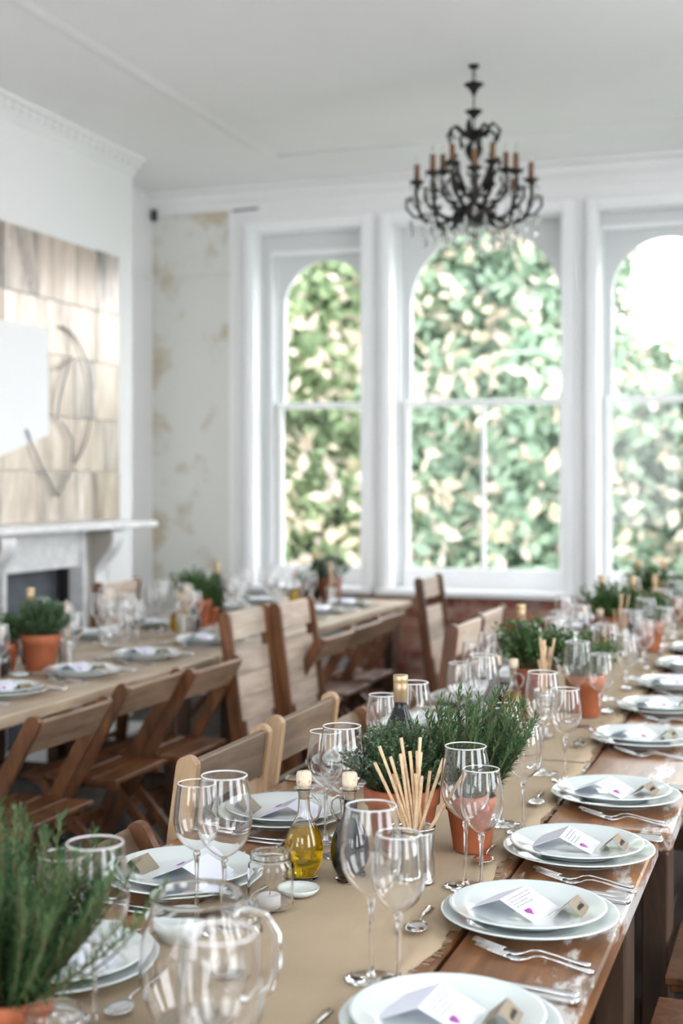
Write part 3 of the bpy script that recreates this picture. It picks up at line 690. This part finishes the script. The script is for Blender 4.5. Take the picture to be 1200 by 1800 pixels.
THY, ROS, PAR = pot(.078, .13, 'thyme', 'potted_thyme'), pot(.0545, .113, 'rosemary', 'potted_rosemary'), pot(.062, .115, 'parsley', 'potted_herb')
def flask(dark):
    """glass cruet with handle and cork"""
    e = empty('vinegar_bottle' if dark else 'oil_bottle')
    body = smooth_prof([(.0, .004), (.020, .004), (.024, .012), (.033, .030), (.0368, .052), (.034, .078), (.024, .102), (.0145, .120), (.0115, .135), (.0105, .160), (.013, .168), (.0195, .173)], 3)
    MB().lathe(shell(body, .0016), 36).build('bottle_body', M['glass'], e)
    MB().lathe([(0, 0), (.026, 0), (.0275, .003), (.0265, .007), (.020, .0075), (0, .0055)], 36).build('foot', M['glass'], e)
    lv = [(max(r_-.0008, 0), z+.0009) for r_, z in body if z < (.155 if dark else .108)]
    MB().lathe(lv+[(0, lv[-1][1]+.0003)], 36).build('contents', M['vinegar'] if dark else M['oil'], e)
    MB().lathe([(0, .152), (.0078, .152), (.0085, .176), (.0135, .178), (.0145, .184), (.0145, .199), (.0128, .204), (0, .205)], 20).build('cork', M['cork'], e)
    MB().tube([(.030*.0+.0105, 0, .156), (.022, 0, .160), (.034, 0, .152), (.036, 0, .138), (.030, 0, .122), (.019, 0, .112)], [.0035, .003, .003, .003, .003, .0035], 8).build('handle', M['glass'], e)
    return e
OIL, VIN = flask(False), flask(True)
def wine_bottle():
    e = empty('wine_bottle')
    MB().lathe(smooth_prof([(0, .0), (.034, 0), (.0375, .005), (.0375, .10), (.0375, .185), (.034, .205), (.022, .232), (.0150, .250), (.0145, .262)], 2)+[(0, .262)], 32).build('bottle_body', M['dark_glass'], e)
    MB().lathe([(0, .262), (.0150, .2605), (.0156, .262), (.0156, .286), (.0162, .289), (.0158, .291), (.0165, .295), (.0158, .297), (.0165, .301), (.0160, .303), (.0168, .306), (.0168, .318), (.0155, .3205), (0, .3205)], 32).build('screw_cap', M['gold'], e)
    return e
WB = wine_bottle()
def tin():
    e = empty('tin_can'); p = [(0, .0015), (.034, .0015), (.0365, 0), (.0372, .003), (.036, .005)]
    for k in range(26):
        z = .008+.088*k/26; p += [(.0362, z), (.0351, z+.0017)]
    p += [(.0362, .099), (.0375, .102), (.0378, .104), (.0355, .104), (.035, .10), (.0345, .004), (0, .004)]
    MB().lathe(p, 40).build('can_wall', M['tin'], e); return e
TIN = tin()
def jar(name, h=.135, r=.041):
    e = empty(name)
    b = [(0, .003), (r*.85, .003), (r*.98, .008), (r, .016), (r, h*.72), (r*.97, h*.79), (r*.84, h*.845), (r*.84, h*.875), (r*.90, h*.88), (r*.84, h*.90), (r*.90, h*.93), (r*.84, h*.945), (r*.86, h*.99)]
    MB().lathe(shell(b, .0028), 40).build('jar_wall', M['glass'], e)
    return e
JAR = jar('glass_jar'); 
CAN = empty('votive_candle'); MB().lathe([(0, 0), (.0195, 0), (.0195, .022), (.0175, .023), (.012, .0215), (0, .0215)], 24).build('wax', M['wax'], CAN); MB().tube([(0, 0, .021), (.001, 0, .029)], .0007, 5).build('wick', M['ink2'], CAN)
DISH = MB().lathe([(0, .002), (.020, .002), (.021, 0), (.024, 0), (.034, .006), (.0385, .013), (.0375, .014), (.033, .009), (.022, .005), (0, .005)], 32).build('butter_dish', M['china'])
BOWL = MB().lathe([(0, .003), (.022, .003), (.023, 0), (.026, 0), (.028, .004), (.042, .020), (.049, .050), (.0475, .0505), (.040, .022), (.024, .008), (0, .007)], 36).build('small_bowl', M['china'])
def jug():
    e = empty('glass_jug')
    b = smooth_prof([(0, .004), (.052, .004), (.060, .012), (.074, .045), (.080, .08), (.077, .12), (.066, .155), (.063, .17), (.066, .183)], 3)
    MB().lathe(shell(b, .0022), 56).build('jug_wall', M['glass'], e)
    MB().tube([(.064, 0, .160), (.085, 0, .172), (.110, 0, .168), (.128, 0, .145), (.130, 0, .11), (.120, 0, .075), (.098, 0, .050), (.078, 0, .046)], [.008, .0065, .006, .006, .006, .006, .0065, .008], 12).build('handle', M['glass'], e)
    return e
JUG = jug()
# ---------------------------------------------------------------- laying the tables
SIDES = {}
def setting(Y, X, face, idx, where, near, jit=0, cards=True, forks=True):
    """face = +1: guest sits on the +x side"""
    k = ORD[idx]; rz = 0 if face > 0 else PI; f = face
    z1 = TZ+.0005; on = ', %s place from camera, %s' % (k, where)
    ja = random.uniform(-.1, .1)
    put(PL, (X, Y, z1), ja, 'lower dinner plate'+on, 'dinner plates', 'plate')
    put(PS, (X-.004*f, Y+.003, z1+.0112), ja, 'upper white plate'+on, 'upper plates', 'plate')
    zc = z1+.0112+.0082
    if cards:
        a = rz+random.uniform(-.2, .2)+(-.16 if f > 0 else .1)
        ca, sa = math.cos(a), math.sin(a)
        put(IC, (X-.030*f, Y+.008*f, zc), a, 'white printed card with purple heart'+on, 'folded white cards', 'card')
        put(NC, (X+.078*f*1.0-.006, Y+.012*f-.0, zc+.002), a+random.uniform(-.15, .15), 'small brown name card'+on, 'brown name cards', 'name card')
    if forks:
        s = -1 if f > 0 else 1
        xf = X+.03*f
        put(FK, (xf, Y+s*.185, z1), rz-.16*(1), 'outer steel fork'+on, 'forks', 'fork')
        put(FK, (xf-.010*f, Y+s*.160, z1), rz-.12, 'inner steel fork'+on, 'forks', 'fork')
        put(KN, (xf+.012*f, Y-s*.165, z1), rz-.03, 'inner steel knife'+on, 'knives', 'knife')
        put(KN, (xf+.008*f, Y-s*.190, z1), rz-.07, 'outer steel knife'+on, 'knives', 'knife')
        put(SP, (X-.172*f, Y-.075, TZ+.0045 if 'near' in where else z1), PI/2+.1, 'steel dessert spoon'+on, 'dessert spoons', 'spoon')
def glass(kind, near, x, y, label):
    put(WG[(kind, near)], (x, y, TZ+(.0045 if -1.035 < x < -.575 else .0005)), random.uniform(0, 6), label, kind+' wine glasses', 'wine glass')
YR = [1.775, 2.273, 2.71, 3.22, 3.96, 4.54, 5.08, 5.65, 6.22, 6.8, 7.38]
XR = [-.468, -.458, -.446, -.442, -.464, -.467, -.475, -.47, -.47, -.47, -.47]
wr_ = 'right side of near table'
for i, (x, y) in enumerate(zip(XR, YR)): setting(y, x, 1, i, wr_, 1)
YL = [1.80, 2.287, 2.786, 3.35, 3.95, 4.52, 5.08, 5.65, 6.22, 6.8, 7.38]
XL = [-1.10, -1.125, -1.12, -1.12]+[-1.11]*7
wl_ = 'left side of near table'
for i, (x, y) in enumerate(zip(XL, YL)): setting(y, x, -1, i, wl_, 1)
glass('large', 1, -.605, 1.322, 'large wine glass at the very bottom edge, in front of the glass jug')
GR = {0: ((-.630, 1.925), (-.577, 1.893)), 1: ((-.609, 2.425), (-.572, 2.395)), 2: ((-.648, 2.905), (-.587, 2.845)), 3: ((-.662, 3.455), (-.59, 3.385)), 4: ((-.688, 4.16), (-.611, 4.12)), 10: ((-.585, 7.57), (-.52, 7.60))}
for i, y in enumerate(YR):
    (a, b), (c_, d) = GR.get(i, ((-.675+random.uniform(-.015, .015), y+.2), (-.605+random.uniform(-.015, .015), y+.15)))
    n = int(i < 3)
    glass('large', n, a, b, 'large clear wine glass at %s place from camera, %s' % (ORD[i], wr_))
    glass('small', n, c_, d, 'small clear wine glass at %s place from camera, %s' % (ORD[i], wr_))
GL = {0: ((-.918, 1.60), (-.985, 1.63)), 1: ((-.928, 2.045), (-1.005, 2.10)), 2: ((-.895, 2.545), (-.963, 2.635)), 3: ((-.93, 3.17), (-1.0, 3.14)), 5: ((-1.0, 4.32), (-1.065, 4.345)), 8: ((-1.047, 5.975), (-1.04, 6.065))}
for i, y in enumerate(YL):
    (a, b), (c_, d) = GL.get(i, ((-.90+random.uniform(-.02, .02), y-.2), (-.975+random.uniform(-.015, .015), y-.17)))
    n = int(i < 3)
    glass('large', n, a, b, 'large clear wine glass at %s place from camera, %s' % (ORD[i], wl_))
    glass('small', n, c_, d, 'small clear wine glass at %s place from camera, %s' % (ORD[i], wl_))
wt, wf = 'chair side of left table', 'fireplace side of left table'
YT = [3.55, 4.13, 4.66, 5.21, 5.80, 6.36, 6.92, 7.42, 7.9]
for i, y in enumerate(YT):
    setting(y, -2.735, 1, i, wt, 0)
    setting(y+.03, -3.36, -1, i, wf, 0, cards=i > 2)
    glass('large', 0, -2.93, y+.19, 'large clear wine glass at %s place, %s' % (ORD[i], wt)); glass('small', 0, -2.86, y+.15, 'small clear wine glass at %s place, %s' % (ORD[i], wt))
    glass('large', 0, -3.17, y-.16, 'large clear wine glass at %s place, %s' % (ORD[i], wf)); glass('small', 0, -3.24, y-.13, 'small clear wine glass at %s place, %s' % (ORD[i], wf))
# near centrepieces
ZR = TZ+.0045
put(ROSB, (-.985, 1.49, ZR), 1.0, 'bushy rosemary in terracotta pot, blurred in the bottom left corner', 'potted rosemary', 'potted plant')
put(JAR, (-.887, 1.445, ZR), 0, 'low open glass jar at the bottom edge beside the corner rosemary', 'glass jars', 'jar', scale=(1, 1, .74))
put(JUG, (-.803, 1.678, ZR), math.radians(-8), 'clear glass jug with loop handle on the hessian runner', 'jugs', 'jug')
put(BOWL, (-.985, 1.975, TZ+.0005), 0, 'small white china bowl behind the glass jug', None, 'bowl')
put(JAR, (-.823, 1.857, ZR), 0, 'glass jar just behind the glass jug', 'glass jars', 'jar')
put(JAR, (-.904, 2.19, ZR), 0, 'open glass jar holding a white candle, in front of the oil bottle', 'glass jars', 'jar')
put(CAN, (-.900, 2.175, ZR+.006), 0, 'white votive candle inside the glass jar before the oil bottle', 'votive candles', 'candle')
put(DISH, (-.885, 2.278, ZR), 0, 'little round white dish between the glass jar and oil bottle', 'little dishes', 'dish')
put(OIL, (-.911, 2.372, ZR), math.radians(-10), 'golden olive oil bottle with cork and glass handle, nearest on the runner', 'oil bottles', 'bottle')
put(VIN, (-.826, 2.392, ZR), math.radians(200), 'dark balsamic bottle with cork, nearest on the runner', 'vinegar bottles', 'bottle')
put(TIN, (-.707, 2.43, ZR), 0, 'ribbed tin can full of breadsticks, nearest on the runner', 'tin cans', 'can')
put(THY, (-.796, 2.635, ZR), 0, 'thyme in wide terracotta pot behind the nearest tin can', 'potted thyme', 'potted plant')
put(ROS, (-.658, 2.675, ZR), 0.3, 'rosemary in small terracotta pot beside the nearest thyme', 'potted rosemary', 'potted plant')
put(WB, (-.876, 2.889, ZR), 0, 'dark wine bottle with gold cap behind the nearest thyme pot', 'wine bottles', 'bottle')
# breadsticks
def stick(L, sd):
    g = random.Random(sd); b = g.uniform(-.004, .004)
    pts = [(b*math.sin(PI*k/6), b*.6*math.cos(PI*k/6), L*k/6) for k in range(7)]
    return MB().tube(pts, [.0032*g.uniform(.9, 1.12) for _ in range(7)], 8).build('breadstick', M['bread'])
BS = [stick(.235, 1), stick(.195, 2), stick(.262, 3)]
def sticks(x, y, z, specs, label, group):
    for j, (ang, tl, rad, q) in enumerate(specs):
        lab = label[j] if isinstance(label, list) else label
        o = put(BS[q], (0, 0, 0), 0, lab, group, 'breadstick')
        d = Vector((math.sin(tl)*math.cos(ang), math.sin(tl)*math.sin(ang), math.cos(tl)))
        # foot in the can on the side opposite to its lean
        o.location = Vector((x, y, z+.009))+Vector((-math.cos(ang)*rad, -math.sin(ang)*rad, 0))
        o.rotation_mode = 'QUATERNION'; o.rotation_quaternion = d.to_track_quat('Z', 'Y')
Rr = math.radians
sp1 = [(Rr(200), .36, .022, 2), (Rr(195), .30, .020, 0), (Rr(188), .46, .024, 0), (Rr(170), .17, .012, 2), (Rr(150), .12, .010, 0), (Rr(90), .05, .0, 0), (Rr(30), .06, .006, 2),
       (Rr(15), .10, .012, 0), (Rr(20), .34, .024, 0), (Rr(5), .56, .030, 0), (Rr(210), .16, .006, 0), (Rr(240), .1, .02, 1), (Rr(300), .1, .018, 1), (Rr(330), .18, .02, 1), (Rr(180), .22, .0, 1), (Rr(60), .12, -.012, 1)]
lb = ['breadstick standing in the nearest ribbed tin can']*16; lb[2] = 'breadstick leaning farthest left in the nearest tin can'; lb[9] = 'breadstick leaning far out to the right of the nearest tin can'
sticks(-.707, 2.43, ZR, sp1, lb, 'breadsticks in the nearest can')
def sheaf(n, sd):
    g = random.Random(sd); return [(g.uniform(0, 6.28), g.uniform(.04, .2), g.uniform(.0, .018), g.randrange(3)) for _ in range(n)]
# second to fourth centrepieces along the near table
CL = [(4.24, 'second'), (6.05, 'third'), (7.45, 'fourth')]
for ci, (yc, k) in enumerate(CL):
    w2 = '%s cluster along the near table' % k
    put(TIN, (-.80, yc-.07, ZR), 0, 'tin can of breadsticks in the '+w2, 'tin cans', 'can')
    sticks(-.80, yc-.07, ZR, sheaf(12, ci), 'breadstick standing in the can of the '+w2, 'breadsticks, '+w2)
    put(PAR, (-.87, yc+.14, ZR), ci, 'leafy green herb in terracotta pot, '+w2, 'potted herbs', 'potted plant', scale=(1.25, 1.25, 1.3))
    put(PAR, (-.695, yc+.12, ZR), ci*2, 'smaller herb pot to the right in the '+w2, 'potted herbs', 'potted plant', scale=(1.05, 1.05, 1.15))
    put(WB, (-.99 if ci == 0 else -.955, yc+.42+.1*(ci == 0), ZR), 0, 'gold-capped dark wine bottle in the '+w2, 'wine bottles', 'bottle')
    put(OIL, (-.885, yc-.10, ZR), -.3, 'golden oil bottle with cork in the '+w2, 'oil bottles', 'bottle')
    put(VIN, (-.955, yc-.04, ZR), 2.5, 'dark balsamic bottle in the '+w2, 'vinegar bottles', 'bottle')
    put(JAR, (-.76, yc-.30, ZR), 0, 'glass jar in front of the '+w2, 'glass jars', 'jar')
    put(CAN, (-.76, yc-.30, ZR+.006), 0, 'votive candle in the jar before the '+w2, 'votive candles', 'candle')
    if ci: put(WB, (-.80, yc+.36, ZR), 0, 'second dark wine bottle, to the right in the '+w2, 'wine bottles', 'bottle')
# left table centrepieces
ZL = TZ+.0005
for ci, (yc, k) in enumerate([(4.70, 'nearest'), (6.42, 'middle'), (8.02, 'farthest')]):
    w2 = '%s cluster on the left table' % k
    put(THY if ci != 1 else PAR, ((-2.965, -3.09, -2.965)[ci], yc+(.03, .03, .18)[ci], ZL), ci, 'green herb in terracotta pot, '+w2, 'herb pots on the left table', 'potted plant', scale=(1.05, 1.05, 1.15) if ci != 1 else 1.3)
    put(PAR, (-3.10, yc+(-.03, .22, .12)[ci], ZL), ci+1, 'leafy herb pot to the left in the '+w2, 'herb pots on the left table', 'potted plant', scale=(1.0, .8, .9)[ci])
    put(WB, (-3.12, yc+(.20, .36, .30)[ci], ZL), 0, 'gold-capped wine bottle in the '+w2, 'wine bottles', 'bottle')
    put(VIN, ((-2.995, -2.995, -3.02)[ci], yc-(.20, .20, .07)[ci], ZL), 2, 'dark balsamic bottle in the '+w2, 'vinegar bottles', 'bottle')
    put(OIL, ((-3.08, -3.08, -3.10)[ci], yc-(.22, .22, .12)[ci], ZL), 2, 'golden oil bottle in the '+w2, 'oil bottles', 'bottle')
    put(TIN, (-2.97+.08*(ci == 2), yc+(.24, -.36, -.02)[ci], ZL), 0, 'tin can of breadsticks in the '+w2, 'tin cans', 'can')
    sticks(-2.97+.08*(ci == 2), yc+(.24, -.36, -.02)[ci], ZL, sheaf(10, 20+ci), 'breadstick standing in the can of the '+w2, 'breadsticks, '+w2)
    put(DISH, (-2.95, yc-.15, ZL), 0, 'little white dish in the '+w2, 'little dishes', 'dish')
put(JUG, (-3.05, 5.50, ZL), 2.4, 'clear glass jug in the middle of the left table', 'jugs', 'jug', scale=.95)
# ---------------------------------------------------------------- chairs round the tables
def chair(proto, x, y, rz, lab, group, tilt=0, scale=None):
    put(proto, (x, y, 0), rz, lab, group, 'chair', tilt=(0, tilt), scale=scale)
cl = 'chairs along the left table'
for i, (x, y) in enumerate([(-2.215, 3.73), (-2.29, 4.42), (-2.24, 4.86), (-2.15, 6.05), (-2.17, 6.56), (-2.2, 7.07)]):
    chair(CH, x, y, PI, '%s open folding chair from camera along the left table' % ORD[i], cl)
for i, (x, y) in enumerate([(-2.27, 5.32), (-2.23, 5.78), (-2.08, 7.58)]):
    # leaning against the table: the top tips towards it
    chair(FC, x+.07, y, 0, ['pale folded chair leaning on the left table, nearest', 'pale folded chair leaning on the left table, second', 'pale folded chair at the far end of the left table, before the brick'][i], 'folded chairs leaning on tables', -.12)
chair(FC, -3.75, 6.62, PI, 'pale folded chair on the fireplace side of the left table', 'folded chairs leaning on tables', -.10)
chair(CH, -3.80, 8.1, 0, 'brown chair at the far corner of the left table below the stained wall', cl)
for i, y in enumerate([4.1, 4.9]): chair(CH, -3.83, y, 0, '%s open chair on the fireplace side of the left table' % ORD[i], cl)
cm = 'chairs on the left of the near table'
chair(CHG, -1.335, 2.27, 0, 'folding chair nearest the camera on the left, behind the front plates', cm)
chair(FCG, -1.385, 2.80, PI, 'folded chair with greyed backrest leaning on the near table, nearest', 'folded chairs leaning on tables', -.135, .945)
chair(FCG, -1.40, 3.33, PI, 'folded chair with greyed backrest leaning on the near table, second', 'folded chairs leaning on tables', -.135, .945)
for i, y in enumerate([3.80, 4.30, 6.1, 6.6, 7.2]): chair(CHG, -1.36, y, 0, '%s open folding chair from camera beyond the grey leaning chairs' % ORD[i], cm)
chair(FC, -1.42, 5.16, PI, 'folded chair leaning on the near table, partly behind distant glasses', 'folded chairs leaning on tables', -.13)
chair(FC, -1.44, 5.66, PI, 'folded chair leaning on the near table, just beyond the distant glasses', 'folded chairs leaning on tables', -.13)
for i, y in enumerate([1.50, 2.02, 2.60, 3.12, 3.70, 4.3]): chair(CH, .13, y, PI, '%s dark folding chair from camera, right of the near table' % ORD[i], 'chairs right of the near table')
# ---------------------------------------------------------------- chandelier
cx, cy = -1.615, 6.60
ch = empty('chandelier', (cx, cy, CZ), label='dark bronze chandelier with amber candle sleeves and hanging crystals', cat='chandelier')
B = M['bronze']
MB().lathe([(0, 0), (.028, 0), (.025, -.012), (.010, -.022), (0, -.022)], 20).build('ceiling_rose', B, ch)
c0 = MB()
for k in range(3): c0.tube([(.010*math.cos(t)*(1 if k % 2 else .3), .010*math.cos(t)*(.3 if k % 2 else 1), -.036-.026*k+.016*math.sin(t)) for t in [2*PI*q/12 for q in range(13)]], .0028, 6)
c0.build('chain', B, ch)
MB().lathe(smooth_prof([(0, -.085), (.012, -.088), (.046, -.094), (.050, -.100), (.030, -.115), (.016, -.135), (.004, -.160), (0, -.161)], 2), 24).build('cup', B, ch)
MB().tube([(0, 0, -.155), (0, 0, -.40)], .004, 8).build('rod', B, ch)
MB().lathe(smooth_prof([(0, -.225), (.040, -.230), (.042, -.236), (.018, -.258), (.003, -.278), (0, -.279)], 2), 24).build('cup', B, ch)
MB().lathe(smooth_prof([(0, -.32), (.015, -.325), (.048, -.335), (.050, -.345), (.028, -.372), (.020, -.385), (.042, -.41), (.044, -.44), (.026, -.475), (.014, -.50), (.012, -.58), (.022, -.62), (.03, -.66), (.020, -.69), (.055, -.715), (.088, -.735), (.090, -.765), (.070, -.795), (.03, -.82), (.012, -.835), (.016, -.85), (0, -.862)], 3), 32).build('column', B, ch)
mt = MB()
for k in range(8):
    a = PI/4*k; mt.tube([(.04*math.cos(a)+0, .04*math.sin(a), -.36), (.10*math.cos(a), .10*math.sin(a), -.30-.02*(k % 2)), (.135*math.cos(a), .135*math.sin(a), -.34), (.12*math.cos(a), .12*math.sin(a), -.39), (.10*math.cos(a), .10*math.sin(a), -.375)], [.010, .009, .009, .010, .006], 6)
    mt.tube([(.04*math.cos(a), .04*math.sin(a), -.66), (.09*math.cos(a+.2), .09*math.sin(a+.2), -.58), (.12*math.cos(a+.2), .12*math.sin(a+.2), -.53), (.135*math.cos(a+.2), .135*math.sin(a+.2), -.50), (.12*math.cos(a+.2), .12*math.sin(a+.2), -.475)], [.010, .009, .009, .009, .011], 6)
    mt.sphere((.12*math.cos(a+.2), .12*math.sin(a+.2), -.475), .011, 8, 5)
mt.build('scroll_work', B, ch)
def drop(x, y, z, s=1.0): return MB().lathe([(0, .030*s), (.003*s, .024*s), (.0095*s, .0), (.008*s, -.010*s), (0, -.018*s)], 6, (x, y, z), False)
arms = [(2*PI*k/8+.25, .29, -.565, 1) for k in range(8)]+[(2*PI*k/5+.5, .17, -.50, 0) for k in range(5)]
for a, R_, zt, lowr in arms:
    ca, sa = math.cos(a), math.sin(a); zb = zt-.16
    P = [(.06, -.735), (.10, -.77 if lowr else -.70), (R_*.6, -.80 if lowr else -.70), (R_*.88, -.775 if lowr else -.66), (R_, zt-.10), (R_*.99, zt-.04)]
    P = smooth_prof(P, 4)
    am = MB().tube([(p*ca, p*sa, z) for p, z in P], .0095, 8)
    cur = [(R_*.88, -.77), (R_*1.05, -.76), (R_*1.17, -.72), (R_*1.17, -.67), (R_*1.08, -.66), (R_*1.07, -.69)] if lowr else [(R_*.7, -.66), (R_*.9, -.60), (R_*.8, -.56)]
    am.tube([(p*ca, p*sa, z) for p, z in cur], .0075, 6)
    for q in range(5):
        p, z = P[3+q*3]; am.sphere((p*math.cos(a+.05), p*math.sin(a+.05), z+(.02 if q % 2 else -.02)), .016, 8, 5, .5)
    for q in range(3):
        p, z = P[6+q*4]; am.sphere((p*ca*1.02, p*sa*1.02, z+.008), .013, 8, 5, .6)
    ar = am.build('arm', B, ch); x_, y_ = R_*ca*.99, R_*sa*.99
    MB().lathe([(0, zt-.045), (.010, zt-.042), (.020, zt-.034), (.040, zt-.020), (.038, zt-.016), (.016, zt-.022), (0, zt-.024)], 16, (x_, y_, 0)).build('drip_pan', B, ar)
    MB().lathe([(0, zt-.024), (.015, zt-.024), (.0145, zt+.065), (.012, zt+.068), (0, zt+.068)], 12, (x_, y_, 0)).build('candle_sleeve', M['candle'], ar)
    MB().lathe([(0, zt+.058), (.007, zt+.062), (.010, zt+.082), (.004, zt+.105), (0, zt+.115)], 10, (x_, y_, 0)).build('bulb', M['crystal'], ar)
    for q in range(4 if lowr else 3):
        b = a+q*2*PI/4+.4; px, py = x_+.036*math.cos(b), y_+.036*math.sin(b)
        drop(px, py, zt-.055, .8).build('crystal', M['crystal'], ar)
        if lowr: drop(px*1.01, py*1.01, zt-.115-.02*(q % 2), 1.0).build('crystal', M['crystal'], ar)
    if lowr:
        for q, (rr_, zz) in enumerate(((.11, -.845), (.16, -.87), (.22, -.855), (.27, -.83), (.32, -.80), (.32, -.85), (.25, -.90), (.14, -.90))):
            b = a+.15*(q % 3-1); drop(rr_*math.cos(b), rr_*math.sin(b), zz+.01*math.sin(q*5+a*3), 1.25).build('crystal', M['crystal'], ar)
MB().lathe([(0, -.865), (.012, -.872), (.016, -.888), (.010, -.902), (0, -.908)], 16).build('finial', B, ch)
